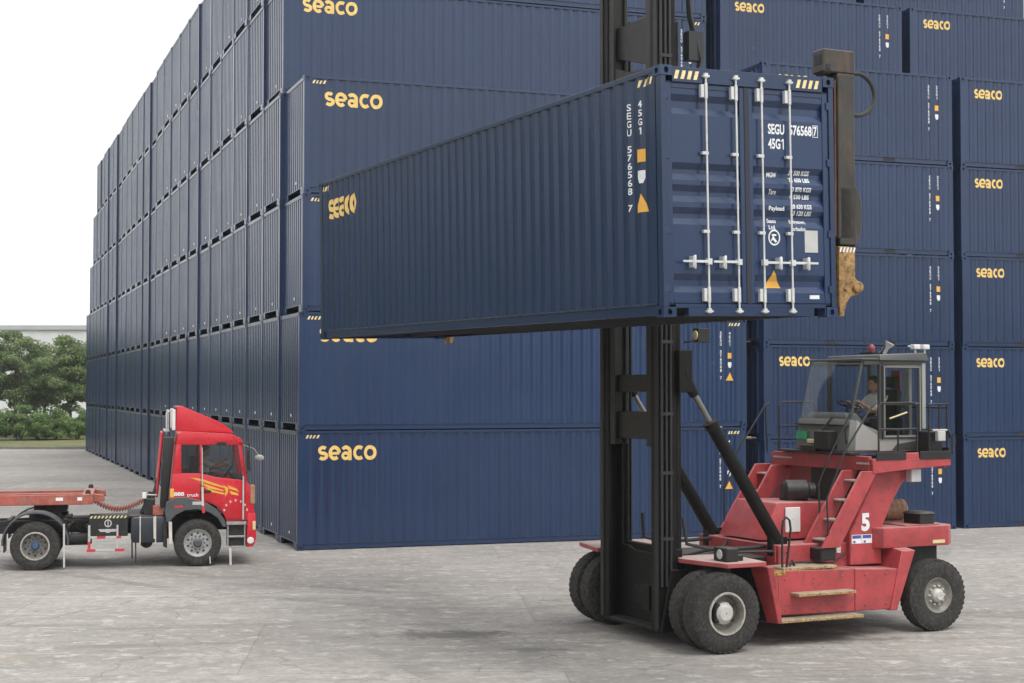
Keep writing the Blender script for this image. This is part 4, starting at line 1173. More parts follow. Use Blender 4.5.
# ------------------------------------------------------------------ tractor truck
TY = .234
tr = thing('tractor_truck', 'red tractor unit with roof deflector, driving past the big stack', 'truck', (-6.95, 34.5, 0), TY)
TW = 2.42
wheel(tr, (.02, .15, .52), .52, .29, .29, -1, 'rim_grey', 'tgrey', lugs=0, dish=.06, hubr=.10, hubout=.1, bolts=10, holes=True, lip=False)
wheel(tr, (.02, TW - .15, .52), .52, .29, .29, 1, 'rim_grey', 'tgrey', lugs=0, dish=.06, hubr=.10, hubout=.1, bolts=10, holes=True, lip=False)
for s, y0 in ((-1, .13), (1, TW - .13)):
    wheel(tr, (-3.42, y0, .525), .525, .27, .29, s, 'rim', 'hub_blue', lugs=40, dish=.14, hubr=.09, hubout=.12, bolts=10, holes=True)
    wheel(tr, (-3.42, y0 - s * .33, .525), .525, .27, .29, s, 'rim', 'rim', lugs=40, dish=.12, bolts=0)
ch = MB()
for y in (.78, 1.58): ch.box(-4.6, y - .04, .74, .9, y + .04, 1.02)
for x in (-4.5, -3.42, -2.4, -1.2, -.1): ch.box(x - .08, .82, .78, x + .08, 1.54, .98)
ch.box(-.1, .3, .44, .14, TW - .3, .6); ch.box(-3.55, .3, .42, -3.29, TW - .3, .62)
ch.lathe([(.1, -.2), (.24, -.1), (.24, .1), (.1, .2)], (-3.42, 1.2, .52), (1, 0, 0), 18)
ch.tube([(-3.2, 1.2, .6), (-.8, 1.2, .75)], .06, 10)
ch.box(-.7, .86, .55, .5, 1.5, 1.15)
ch.box(-2.75, .85, 1.0, -1.55, 1.5, 1.06); ch.box(-2.9, .8, .98, -2.7, 1.6, 1.1)
ch.box(-1.5, .2, 1.08, -.75, 2.2, 1.13)
ch.lathe([(.12, -.2), (.14, 0), (.12, .2)], (-1.08, .55, .52), (0, 1, 0), 14)
for x in (-2.75, -2.35): ch.tube([(x, .3, .9), (x + .1, .8, .95)], .05, 8)
ch.build('chassis', M['chassis'], tr, bevel=.012)
pp = MB()
for k in range(6): pp.tube([(-2.7 + .08 * k, .35 + .05 * k, 1.0), (-2.5 + .06 * k, .5, .82 + .03 * k), (-1.5, .7, .78 + .04 * k), (-.7, .72, .85 + .04 * k)], .014, 6)
pp.build('pipework', M['chassis'], tr); pp = MB()
pp.lathe([(.1, -.3), (.13, -.25), (.13, .25), (.1, .3)], (-2.55, .45, .62), (1, 0, 0), 16)
pp.build('air_tank', M['chassis'], tr); pp = MB()
pp.lathe([(.1, -.2), (.12, -.17), (.12, .17), (.1, .2)], (-1.1, .5, 1.02), (1, 0, 0), 14)
pp.build('air_tank', M['chassis'], tr)
for x in (-2.6, -2.2, -1.7, -1.3, -.9): pp = MB(); pp.box(x, .60, .8, x + .12, .74, 1.04); pp.build('frame_bracket', M['chassis'], tr)
for x in (-4.05, -2.85): pp = MB(); pp.box(x, .5, .94, x + .08, 1.9, 1.05); pp.build('cross_bar', M['chassis'], tr)
fw = MB(); fw.lathe([(.46, 0), (.48, .04), (.48, .06), (.1, .07)], (-3.25, 1.2, 1.12), (0, 0, 1), 28); fw.box(-3.6, .8, 1.02, -2.9, 1.6, 1.12); fw.build('fifth_wheel', M['chassis'], tr, bevel=.01)

# cab: lower shell, pillars, roof
cabm = MB()
lower = [(-.60, 1.36), (-.54, 2.06), (.05, 2.05), (.42, 1.96), (1.06, 1.88), (1.20, 1.72), (1.25, 1.22), (1.24, 1.0), (.64, .98), (.60, 1.10), (.46, 1.30), (.24, 1.42), (.0, 1.46), (-.28, 1.44), (-.45, 1.36)]
cabm.prism(lower, 0, .07); cabm.prism(lower, TW - .07, TW)
cabm.prism([(1.06, 1.88), (1.20, 1.72), (1.25, 1.22), (1.24, 1.0), (1.12, 1.0), (1.12, 1.70), (1.0, 1.86)], .07, TW - .07)
cabm.prism([(-.60, 1.36), (-.42, 2.90), (-.36, 2.90), (-.52, 1.36)], .07, TW - .07)
cabm.box(-.5, .07, 1.36, 1.1, TW - .07, 1.44)
for y0, y1 in ((0.0, .07), (TW - .07, TW)):
    cabm.hexa([(-.54, y0, 2.05), (-.34, y0, 2.05), (-.34, y1, 2.05), (-.54, y1, 2.05), (-.46, y0, 2.70), (-.35, y0, 2.70), (-.35, y1, 2.70), (-.46, y1, 2.70)])
    cabm.hexa([(.05, y0, 2.03), (.115, y0, 2.03), (.115, y1, 2.03), (.05, y1, 2.03), (.05, y0, 2.70), (.10, y0, 2.70), (.10, y1, 2.70), (.05, y1, 2.70)])
    cabm.hexa([(1.0, y0, 1.88), (1.10, y0, 1.84), (1.10, y1, 1.84), (1.0, y1, 1.88), (.87, y0, 2.70), (.96, y0, 2.70), (.96, y1, 2.70), (.87, y1, 2.70)])
cabm.prism([(-.47, 2.68), (-.42, 2.93), (-.3, 2.98), (.72, 2.92), (.94, 2.82), (1.02, 2.70), (.98, 2.64), (.86, 2.67)], .0, TW)
tcab = cabm.build('cab', M['tred'], tr, bevel=.018, seg=2)
q = MB(); q.box(-.4, .09, 1.44, 1.05, TW - .09, 1.50); q.box(.85, .1, 1.5, 1.1, TW - .1, 1.92); q.box(-.45, .1, 1.5, -.40, TW - .1, 2.8)
q.box(.0, 1.35, 1.5, .5, 2.05, 1.82); q.box(-.12, 1.4, 1.75, .02, 2.0, 2.35); q.box(.0, .3, 1.5, .5, .9, 1.82); q.box(-.12, .35, 1.75, .02, .85, 2.35)
q.build('interior', M['seatcloth'], tcab, bevel=.03)
q = MB()
q.tube([(.95, 1.68, 1.8), (.78, 1.68, 1.98)], .03, 8)
rc = Vector((.76, 1.68, 2.0)); b2 = Vector((.6, 0, .8))
q.tube([rc + (Vector((0, 1, 0)) * math.cos(t) + b2 * math.sin(t)) * .22 for t in [2 * PI * k / 20 for k in range(21)]], .014, 8, caps=False)
q.build('steering_wheel', M['black'], tcab)
for y, fl in ((.035, 0), (TW - .035, 1)):
    q = MB(); q.add([(-.34, y, 2.05), (.05, y, 2.05), (.05, y, 2.69), (-.35, y, 2.69)], [(0, 1, 2, 3)]); q.build('rear_side_window', M['glass_dark'], tcab, smooth=0)
    q = MB(); q.add([(.11, y, 2.03), (.42, y, 1.95), (1.02, y, 1.87), (.88, y, 2.69), (.10, y, 2.69)], [(0, 1, 2, 3, 4)]); q.build('door_window', M['glass_mid'], tcab, smooth=0)
q = MB(); q.add([(1.07, .07, 1.88), (1.07, TW - .07, 1.88), (.94, TW - .07, 2.68), (.94, .07, 2.68)], [(0, 1, 2, 3)]); q.build('windscreen', M['glass'], tcab, smooth=0)
# door seam, handle, lettering and the yellow wings
q = MB(); q.box(.070, -.004, 1.46, .082, .001, 2.0); q.box(1.04, -.004, 1.03, 1.05, .001, 1.86); q.box(.66, -.004, 1.025, 1.04, .001, 1.035)
q.build('door_seam', M['black_film'], tcab)
q = MB(); q.box(.13, -.02, 1.62, .30, .0, 1.68); q.build('door_handle', M['black'], tcab, bevel=.008)
V, F = merge2(
    poly2([(-.16, 1.96), (.10, 1.93), (.56, 1.76), (.62, 1.71), (.30, 1.80), (-.02, 1.91)]),
    poly2([(.02, 1.87), (.30, 1.77), (.60, 1.66), (.56, 1.65), (.25, 1.72)]),
    poly2([(.12, 1.77), (.36, 1.67), (.62, 1.60), (.58, 1.575), (.32, 1.635)]),
    poly2([(.56, 1.79), (.68, 1.72), (.66, 1.60), (.60, 1.52), (.62, 1.66)]),
    poly2([(.66, 1.78), (.86, 1.70), (.92, 1.62), (.84, 1.66), (.70, 1.70)]),
    poly2([(.70, 1.66), (.88, 1.60), (.90, 1.55), (.74, 1.58)]))
link('door_wings', decal_mesh('door_wings', V, F, M['orange_film'], lambda x, z: (x, -.004, z)), tcab)
link('side_lettering', decal_mesh('side_lettering', *merge2(fit_text('888', -.50, 1.56, .22, .085, .03), fit_text('truck', -.22, 1.54, .26, .075, .01)), M['white_film'], lambda x, z: (x, -.0045, z)), tcab)
V = []; F = []
for k in range(7):
    a = PI * (.04 + .92 * k / 6)
    cx_, cz_ = .84 + .25 * math.cos(a), 1.20 + .24 * math.sin(a)
    for dx, dz, w_, h_ in ((-.022, .012, .044, .010), (-.006, -.022, .012, .05), (-.022, -.016, .044, .010)):
        v, f = poly2([(cx_ + dx, cz_ + dz), (cx_ + dx + w_, cz_ + dz), (cx_ + dx + w_, cz_ + dz + h_), (cx_ + dx, cz_ + dz + h_)]); o = len(V); V += v; F += [[o + i for i in q_] for q_ in f]
link('door_lettering', decal_mesh('door_lettering', V, F, M['white_film'], lambda x, z: (x, -.0042, z)), tcab)
# roof deflector
df = MB()
pro = [(-.47, 2.985), (-.44, 3.53), (-.30, 3.52), (.45, 3.20), (.70, 3.04), (.80, 2.93), (.3, 2.955)]
df.prism(pro, .12, .19); df.prism(pro, TW - .19, TW - .12)
df.prism([(-.44, 3.53), (-.30, 3.52), (.45, 3.20), (.70, 3.04), (.80, 2.93), (.76, 2.93), (.66, 3.02), (.42, 3.16), (-.32, 3.47), (-.44, 3.48)], .19, TW - .19)
d_ = df.build('roof_deflector', M['tred'], tr, bevel=.02, seg=2)
q = MB(); q.box(-.55, .13, 3.0, -.475, .2, 3.46); q.box(-.55, TW - .2, 3.0, -.475, TW - .13, 3.46); q.build('deflector_edge', M['white'], d_, bevel=.01)
q = MB(); q.box(-.66, .9, 2.96, -.60, 1.0, 3.45); q.box(-.72, .4, 2.96, -.60, 1.9, 3.0); q.tube([(-.66, .5, 2.9), (-.66, .5, 3.38), (-.55, .5, 3.45)], .025, 8); q.build('deflector_stay', M['plate'], d_, bevel=.01)
# air intake stack behind the cab
q = MB(); q.hexa([(-.80, .14, 1.30), (-.63, .14, 1.30), (-.63, .5, 1.30), (-.80, .5, 1.30), (-.72, .14, 2.85), (-.50, .14, 2.85), (-.50, .5, 2.85), (-.72, .5, 2.85)])
q.build('air_intake', M['black'], tr, bevel=.03, seg=2)
q = MB(); q.hexa([(-.90, .5, 1.5), (-.84, .5, 1.5), (-.84, 2.0, 1.5), (-.90, 2.0, 1.5), (-.78, .5, 2.95), (-.72, .5, 2.95), (-.72, 2.0, 2.95), (-.78, 2.0, 2.95)]); q.build('intake_shroud', M['tred'], tr, bevel=.02)
q = MB()
for k in range(4): q.tube([(-.95 - .05 * k, .4 + .3 * k, 1.2), (-.92, .5 + .25 * k, 1.6), (-.85, .6 + .2 * k, 1.9)], .025, 8)
q.tube([(-1.2, .5, 1.15), (-1.05, .55, 1.45), (-1.0, .6, 1.62)], .05, 10)
q.box(-1.15, .3, 1.13, -.9, .75, 1.48); q.build('brake_valves', M['chassis'], tr, bevel=.01)
q = MB(); q.box(-1.18, .22, 1.5, -1.09, .38, 1.63); q.tube([(-1.1, .3, 1.58), (-.85, .3, 1.57)], .014, 6); q.build('washer_bottle', M['white'], tr, bevel=.02)
q = MB(); q.box(-.95, .2, 1.13, -.72, .5, 1.34); q.build('intake_box', M['trailer'], tr, bevel=.01)
# front fender, step, bumper
q = MB(); po = [(-.70, 1.22), (-.66, 1.42), (-.48, 1.53), (-.25, 1.54), (.15, 1.43), (.42, 1.26), (.60, 1.02), (.64, .86), (.56, .86), (.46, 1.05), (.28, 1.18), (.02, 1.26), (-.26, 1.24), (-.46, 1.14), (-.60, .98), (-.66, 1.0)]
q.prism(po, TW - .45, TW + .03); q.build('front_fender', M['tgrey'], tr, bevel=.012); q = MB(); q.prism(po, -.03, .45); fe = q.build('front_fender', M['tgrey'], tr, bevel=.012)
q = MB(); q.box(-.1, -.036, 1.36, .12, -.031, 1.43); q.build('fender_sticker', M['plate'], fe)
q = MB(); q.box(-.49, -.035, 1.30, -.30, -.031, 1.35); q.build('fender_badge', M['strap_red'], fe)
q = MB(); q.prism([(-.58, 1.2), (-.74, .95), (-.72, .45), (-.64, .42), (-.64, .9), (-.5, 1.12)], .02, .42); q.build('mud_flap', M['chassis'], tr, bevel=.01)
q = MB(); q.box(.64, .0, .90, 1.08, .35, .975); q.box(.66, .02, .62, 1.06, .3, .66); q.box(.72, .02, .40, 1.10, .3, .43)
q.box(.66, .02, .43, .69, .05, .9); q.box(1.03, .02, .43, 1.06, .05, .9); q.build('cab_step', M['rim_grey'], tr, bevel=.008)
q = MB(); q.box(.66, .08, .44, 1.04, .34, .9); q.build('step_back', M['chassis'], tr)
q = MB(); q.prism([(1.08, .40), (1.24, .42), (1.30, .60), (1.28, 1.16), (1.10, 1.17)], -.01, TW + .01); bmp = q.build('bumper', M['tred'], tr, bevel=.03, seg=2)
q = MB(); q.lathe([(.075, 0), (.06, .012), (.0, .014)], (1.17, -.011, .55), (0, -1, 0), 18, caps=False); q.build('bumper_reflector', M['white'], bmp)
q = MB(); q.box(1.21, -.016, .78, 1.28, .1, .98); q.build('fog_lamp', M['pale_yellow'], bmp, bevel=.01)
q = MB(); q.box(1.16, -.02, 1.36, 1.262, .16, 1.78); q.build('head_lamp', M['tan'], tcab, bevel=.015)
q = MB(); q.box(-.585, -.012, 1.52, -.50, .02, 1.72); q.build('marker_lamp', M['orange_film'], tcab, bevel=.01)
# mirrors, rods, hanging straps
q = MB(); q.tube([(.92, -.02, 2.72), (1.12, -.14, 2.72), (1.14, -.16, 2.2), (1.14, -.16, 2.05)], .014, 8); q.box(1.07, -.27, 2.12, 1.13, -.08, 2.58); q.box(.42, -.06, 2.66, .62, -.01, 2.74); q.build('mirror', M['black'], tr, bevel=.008)
q = MB(); q.box(.985, -.06, 1.02, 1.02, -.03, 1.98); q.build('grab_rail', M['plate'], tcab, bevel=.006)
for x, z0, z1, w_, mt in ((.10, 1.75, 2.62, .022, 'plate'), (.10, 1.32, 1.75, .045, 'strap'), (.11, 1.16, 1.40, .06, 'strap_red'), (.71, .0, .40, .05, 'strap'), (.28, .04, .22, .025, 'plate'), (-2.83, .04, 1.0, .04, 'plate'), (-1.88 + .95, .62, 1.12, .05, 'strap'), (-.60, .5, 1.0, .07, 'strap'), (-1.32, .12, .7, .03, 'chassis'), (-1.40, .2, .75, .035, 'chassis')):
    q = MB(); q.hexa([(x, -.06, z0 + .02), (x + w_, -.06, z0 + .02), (x + w_, -.045, z0 + .02), (x, -.045, z0 + .02), (x - .01, -.055, z1), (x + w_ - .01, -.055, z1), (x + w_ - .01, -.035, z1), (x - .01, -.035, z1)])
    q.build('hanging_strap', M[mt], tr)
q = MB(); q.ellipsoid((1.42, .9, 2.34), (.11, .04, .075), 16); q.tube([(1.0, .9, 2.66), (1.3, .9, 2.55), (1.42, .93, 2.38)], .010, 8); q.build('front_mirror', M['rim_grey'], tr)
# battery box, guard, tank
q = MB(); q.box(-2.30, .05, .70, -1.48, .65, 1.09); bt = q.build('battery_box', M['chassis'], tr, bevel=.01)
V = []; F = []
for k in range(10):
    x = -2.29 + k * .08
    v, f = poly2([(x, 1.095), (x + .04, 1.095), (x + .075, 1.15), (x + .035, 1.15)]); o = len(V); V += v; F += [[o + i for i in q_] for q_ in f]
q = MB(); q.box(-2.30, .045, 1.09, -1.48, .66, 1.155); q.build('box_lid', M['black_film'], bt)
link('hazard_stripes', decal_mesh('hazard_stripes', V, F, M['pale_yellow'], lambda x, z: (x, .041, z)), bt)
V = []; F = []
for k in range(20):
    a = 2 * PI * k / 20
    V += [(-1.90 + .08 * math.cos(a), .985 + .085 * math.sin(a)), (-1.90 + .055 * math.cos(a), .985 + .06 * math.sin(a))]; F.append([2 * k, (2 * k + 2) % 40, (2 * k + 3) % 40, 2 * k + 1])
V, F = merge2((V, F), poly2([(-1.91, .93), (-1.89, .93), (-1.89, 1.04), (-1.91, 1.04)]),
              poly2([(-2.11, .86), (-1.98, .86), (-1.93, .80), (-2.06, .80)]), poly2([(-1.69, .86), (-1.82, .86), (-1.87, .80), (-1.74, .80)]), poly2([(-1.97, .86), (-1.83, .86), (-1.86, .78), (-1.94, .78)]))
link('box_emblem', decal_mesh('box_emblem', V, F, M['plate'], lambda x, z: (x, .047, z)), bt)
q = MB(); q.box(-2.32, .0, .66, -1.62, .03, .71); q.box(-2.34, .0, .38, -1.55, .03, .43); q.box(-2.32, .0, .43, -2.27, .03, .95); q.box(-1.72, .0, .43, -1.68, .03, .95)
gd = q.build('side_guard', M['plate'], tr, bevel=.006)
for x0, z0, x1, z1 in ((-2.13, .657, -1.95, .713), (-1.72, .657, -1.62, .713), (-2.345, .376, -2.16, .434), (-1.75, .376, -1.55, .434), (-2.325, .44, -2.265, .6)):
    q = MB(); q.box(x0, -.004, z0, x1, -.001, z1); q.build('red_reflector', M['strap_red'], gd)
q = MB(); q.prism([(-1.42, .62), (-1.36, .54), (-.72, .54), (-.66, .62), (-.66, 1.05), (-.72, 1.10), (-1.36, 1.10), (-1.42, 1.05)], .08, .62); tkk = q.build('fuel_tank', M['tank'], tr, bevel=.03, seg=2)
q = MB(); q.box(-1.23, .065, .53, -1.205, .64, 1.115); q.box(-.9, .065, .53, -.875, .64, 1.115); q.build('tank_strap', M['strap'], tkk)
q = MB(); q.prism([(-1.42, .62), (-1.36, .54), (-.72, .54), (-.66, .62), (-.66, 1.05), (-.72, 1.10), (-1.36, 1.10), (-1.42, 1.05)], TW - .62, TW - .08); q.build('fuel_tank', M['tank'], tr, bevel=.03, seg=2)
# rear mudguards
arc_o = [(-3.42 + .70 * math.cos(t), .60 + .66 * math.sin(t)) for t in [R(-5) + (R(190)) * k / 16 for k in range(17)]]
arc_i = [(-3.42 + .665 * math.cos(t), .60 + .625 * math.sin(t)) for t in [R(-5) + (R(190)) * k / 16 for k in range(17)]]
for a, b in ((.0, .62), (TW - .62, TW)):
    q = MB()
    for i in range(16): q.prism([arc_o[i], arc_o[i + 1], arc_i[i + 1], arc_i[i]], a, b)
    q.build('rear_mudguard', M['tgrey'], tr)
q = MB(); q.box(-4.22, .02, .22, -4.19, .6, .75); q.box(-4.22, TW - .6, .22, -4.19, TW - .02, .75); q.build('mud_flap', M['tgrey'], tr)
# air lines: coiled hose from the cab to the trailer
q = MB()
for o_, y in ((0, .95), (.1, 1.3)):
    pts = []
    for k in range(160):
        t = k / 159; x = -2.3 + 1.35 * t; z = 1.48 - .30 * math.sin(PI * min(1, t * 1.05)) * (1 - .3 * t)
        pts.append((x, y + .045 * math.cos(k * .9), z + .045 * math.sin(k * .9)))
    q.tube(pts, .014, 6)
q.build('coiled_hose', M['trailer'], tr)
dp = Vector((-6.95, 34.5, 0)) + Matrix.Rotation(TY, 3, 'Z') @ Vector((.18, 1.45, 1.76))
seated_person('driver in a white shirt behind the door window of the red truck', dp, TY, [(.50, -.10, .52), (.52, .20, .38)])

# ------------------------------------------------------------------ semi trailer
tl = thing('semi_trailer', 'long red skeletal trailer coupled behind the tractor unit, worn paint', 'trailer', (-6.95, 34.5, 0), TY)
q = MB()
for y in (.62, 1.66):
    q.box(-14.2, y, 1.56, -2.25, y + .14, 1.62); q.box(-14.2, y + .05, 1.42, -2.3, y + .09, 1.56); q.box(-14.2, y, 1.36, -2.4, y + .14, 1.42)
    q.prism([(-14.2, 1.36), (-4.6, 1.36), (-5.2, 1.1), (-14.2, 1.1)], y + .04, y + .1)
for x in (-14.1, -12, -10, -8, -6.5, -5, -3.8, -2.9): q.box(x - .06, .7, 1.40, x + .06, 1.72, 1.56)
tf = q.build('frame', M['trailer'], tl, bevel=.01)
q = MB(); q.box(-2.45, .06, 1.40, -2.22, 2.36, 1.63); q.prism([(-2.25, 1.62), (-2.0, 1.58), (-1.98, 1.46), (-2.25, 1.42)], .28, .50); q.prism([(-2.25, 1.62), (-2.0, 1.58), (-1.98, 1.46), (-2.25, 1.42)], 1.92, 2.14)
q.box(-14.2, .04, 1.40, -2.3, .08, 1.62)
q.build('bolster', M['trailer'], tf, bevel=.01)
for x in (-14.2, -8.1): q = MB(); q.box(x, .09, 1.40, x + .22, 2.36, 1.615); q.build('bolster', M['trailer'], tf, bevel=.01)
q = MB()
q.box(-3.6, .8, 1.12, -2.9, 1.6, 1.2); q.box(-3.5, .78, 1.2, -2.8, 1.62, 1.36)
q.build('coupling_plate', M['chassis'], tf, bevel=.008)
for y in (.14, 2.2): q = MB(); q.lathe([(.06, 0), (.05, .07), (.02, .09)], (-2.33, y, 1.63), (0, 0, 1), 12); q.build('twist_lock', M['chassis'], tf)
q = MB(); q.box(-3.0, .034, 1.49, -2.85, .04, 1.56); q.box(-2.55, .034, 1.49, -2.45, .04, 1.56); q.build('reflector_tape', M['white_film'], tf)
for x in (-12.6, -11.3):
    for s, y0 in ((-1, .13), (1, TW - .13)): wheel(tl, (x, y0, .52), .52, .27, .29, s, 'rim', 'rim', dish=.13, bolts=0)
    q = MB(); q.box(x - .08, .3, .44, x + .08, TW - .3, .6); q.box(x - .5, .7, .6, x + .5, .8, .72); q.box(x - .5, 1.6, .6, x + .5, 1.7, .72); q.box(x - .06, .7, .7, x + .06, 1.7, 1.12); q.build('axle', M['chassis'], tl)
for y in (.5, 1.8): q = MB(); q.box(-6.2, y, .25, -6.08, y + .12, 1.4); q.box(-6.3, y - .08, .2, -5.98, y + .2, .25); q.build('landing_leg', M['chassis'], tl)

# ------------------------------------------------------------------ setting
def ground_material():
    m, nt, p = new_mat('worn_concrete')
    tc = node(nt, 'ShaderNodeTexCoord')
    def mp(scale, rot=0.0, loc=(0, 0, 0)):
        q = node(nt, 'ShaderNodeMapping'); q.inputs['Scale'].default_value = scale; q.inputs['Rotation'].default_value = (0, 0, rot); q.inputs['Location'].default_value = loc
        nt.links.new(tc.outputs['Object'], q.inputs[0]); return q.outputs[0]
    big = noise(nt, mp((1, 1, 1)), .09, 4, .6)
    col = ramp(nt, big, [(.34, (.262, .244, .225)), (.5, (.335, .313, .290)), (.66, (.40, .376, .349))])
    # tyre-worn streaks running across the yard
    stv = noise(nt, mp((.10, 1.1, 1), -.12), 1.2, 7, .65)
    col = mixc(nt, ramp(nt, stv, [(.5, 0), (.72, .42)]), col, (.20, .188, .174))
    stv2 = noise(nt, mp((.16, 2.3, 1), -.05, (31, 7, 0)), 1.4, 8, .7)
    col = mixc(nt, ramp(nt, stv2, [(.55, 0), (.70, .55)]), col, (.46, .44, .41))
    # patches
    pv = noise(nt, mp((1, 1, 1), .3, (11, 3, 0)), .55, 8, .7)
    col = mixc(nt, ramp(nt, pv, [(.52, 0), (.62, .5)]), col, (.255, .247, .232))
    fine = noise(nt, mp((1, 1, 1)), 7, 10, .75)
    col = mixc(nt, .6, col, ramp(nt, fine, [(.25, .45), (.5, 1.0), (.75, 1.45)]), 'MULTIPLY')
    med = noise(nt, mp((.9, 1.15, 1), -.08, (5, 9, 0)), 2.0, 10, .72)
    col = mixc(nt, ramp(nt, med, [(.51, 0), (.60, .42)]), col, (.20, .185, .170))
    med2 = noise(nt, mp((.9, 1.2, 1), -.04, (15, 2, 0)), 2.7, 10, .74)
    col = mixc(nt, ramp(nt, med2, [(.55, 0), (.60, .7)]), col, (.50, .475, .44))
    # slabs: slightly different tones and dirty joints
    br = node(nt, 'ShaderNodeTexBrick')
    br.offset = .5
    for k, v in (('Scale', 1.0), ('Mortar Size', .012), ('Brick Width', 9.0), ('Row Height', 4.6), ('Bias', 0.0), ('Mortar Smooth', .3)): br.inputs[k].default_value = v
    br.inputs['Color1'].default_value = (.86, .86, .86, 1); br.inputs['Color2'].default_value = (1.08, 1.08, 1.07, 1); br.inputs['Mortar'].default_value = (.68, .66, .62, 1)
    wob = noise(nt, mp((1, 1, 1)), .8, 3); wv = node(nt, 'ShaderNodeVectorMath', operation='MULTIPLY_ADD')
    wv.inputs[1].default_value = (.12, .12, 0); nt.links.new(wob, wv.inputs[0]); nt.links.new(mp((1, 1, 1), -.07, (2.2, 1.3, 0)), wv.inputs[2]); nt.links.new(wv.outputs[0], br.inputs['Vector'])
    col = mixc(nt, .75, col, br.outputs[0], 'MULTIPLY')
    # cracks
    vo = node(nt, 'ShaderNodeTexVoronoi', feature='DISTANCE_TO_EDGE'); vo.inputs['Scale'].default_value = .22
    w2 = node(nt, 'ShaderNodeVectorMath', operation='MULTIPLY_ADD'); w2.inputs[1].default_value = (1.6, 1.6, 0)
    n5 = node(nt, 'ShaderNodeTexNoise'); n5.inputs['Scale'].default_value = .7; n5.inputs['Detail'].default_value = 6
    nt.links.new(tc.outputs['Object'], n5.inputs['Vector']); nt.links.new(n5.outputs['Color'], w2.inputs[0]); nt.links.new(tc.outputs['Object'], w2.inputs[2]); nt.links.new(w2.outputs[0], vo.inputs['Vector'])
    ck = ramp(nt, vo.outputs['Distance'], [(0, .55), (.003, 0)])
    col = mixc(nt, ck, col, (.12, .115, .105))
    # stains and other tinted patches
    def ground_patch(cx, cy, rx, ry, c, amt):
        nonlocal col
        q = node(nt, 'ShaderNodeMapping'); q.inputs['Location'].default_value = (-cx / rx, -cy / ry, 0); q.inputs['Scale'].default_value = (1 / rx, 1 / ry, 1)
        nt.links.new(tc.outputs['Object'], q.inputs[0])
        ln = node(nt, 'ShaderNodeVectorMath', operation='LENGTH'); nt.links.new(q.outputs[0], ln.inputs[0])
        nz = noise(nt, mp((1, 1.4, 1)), 2.2, 7, .7)
        ad = node(nt, 'ShaderNodeMath', operation='MULTIPLY_ADD'); nt.links.new(nz, ad.inputs[0]); ad.inputs[1].default_value = 1.3; nt.links.new(ln.outputs['Value'], ad.inputs[2])
        col = mixc(nt, ramp(nt, ad.outputs[0], [(.85, amt), (1.65, 0)]), col, c)
    def tyre_arc(cx, cy, rad, wid, amt, tone=(.125, .118, .11)):
        nonlocal col
        q = node(nt, 'ShaderNodeMapping'); q.inputs['Location'].default_value = (-cx, -cy, 0); nt.links.new(tc.outputs['Object'], q.inputs[0])
        ln = node(nt, 'ShaderNodeVectorMath', operation='LENGTH'); nt.links.new(q.outputs[0], ln.inputs[0])
        sb = node(nt, 'ShaderNodeMath', operation='SUBTRACT'); nt.links.new(ln.outputs['Value'], sb.inputs[0]); sb.inputs[1].default_value = rad
        ab = node(nt, 'ShaderNodeMath', operation='ABSOLUTE'); nt.links.new(sb.outputs[0], ab.inputs[0])
        msk = ramp(nt, noise(nt, mp((1, 1, 1), 0, (cx, rad, 0)), .35, 6, .65), [(.46, 0), (.62, 1)])
        edge = ramp(nt, ab.outputs[0], [(wid * .6, amt), (wid, 0)])
        mm = node(nt, 'ShaderNodeMath', operation='MULTIPLY'); nt.links.new(msk, mm.inputs[0]); nt.links.new(edge, mm.inputs[1])
        col = mixc(nt, mm.outputs[0], col, tone)
    for cx, cy, rad in ((-9, 44, 18.6), (-9, 44, 20.4), (6, 10, 14.2), (6, 10, 16.0), (-30, 10, 31), (-30, 10, 32.9), (9, 52, 24.6), (9, 52, 26.4), (-4, -40, 66), (-4, -40, 68)):
        tyre_arc(cx, cy, rad, .20, .34)
    for cx, cy, rad, wd, am, tn in ((-30, 428.9, 400, .09, .7, (.50, .47, .43)), (20, 431.0, 401.2, .06, .6, (.47, .44, .40)), (10, 425.2, 400, .07, .5, (.45, .40, .33)), (60, 2021.0, 2000, .05, .6, (.15, .14, .13)), (-20, 423.6, 400, .05, .5, (.16, .15, .14))):
        tyre_arc(cx, cy, rad, wd, am, tn)
    ground_patch(-1.0, 24.9, 3.0, 1.5, (.12, .115, .108), .8)
    ground_patch(.4, 23.5, 1.3, .6, (.13, .125, .118), .6)
    ground_patch(-7.2, 22.6, 1.1, .35, (.42, .30, .12), .35)
    ground_patch(4.8, 24.6, 3.4, 2.0, (.12, .115, .105), .7)  # darker patch beneath the handler
    ground_patch(-9.5, 34.5, 5.0, 1.6, (.15, .145, .135), .5)  # darker patch beneath the truck
    nt.links.new(col, p.inputs['Base Color'])
    p.inputs['Roughness'].default_value = .82; p.inputs['Specular IOR Level'].default_value = .35
    bump(nt, p, fine, .35, .01)
    return m
mb = MB()
mb.add([(-450, -60, 0), (450, -60, 0), (450, 600, 0), (-450, 600, 0)], [(0, 1, 2, 3)])
structure(mb.build('yard_ground', ground_material(), smooth=0))
def ridge_material():
    m, nt, p = new_mat('added_ridge_green')
    v = coords(nt, shift=False)
    c = ramp(nt, noise(nt, v, .5, 6, .7), [(.3, (.018, .028, .014)), (.7, (.06, .085, .035))])
    nt.links.new(c, p.inputs['Base Color']); p.inputs['Roughness'].default_value = .95
    return m
mb = MB(); V = []; F = []  # unseen ridge added to darken what the glossy containers reflect
NA = 70
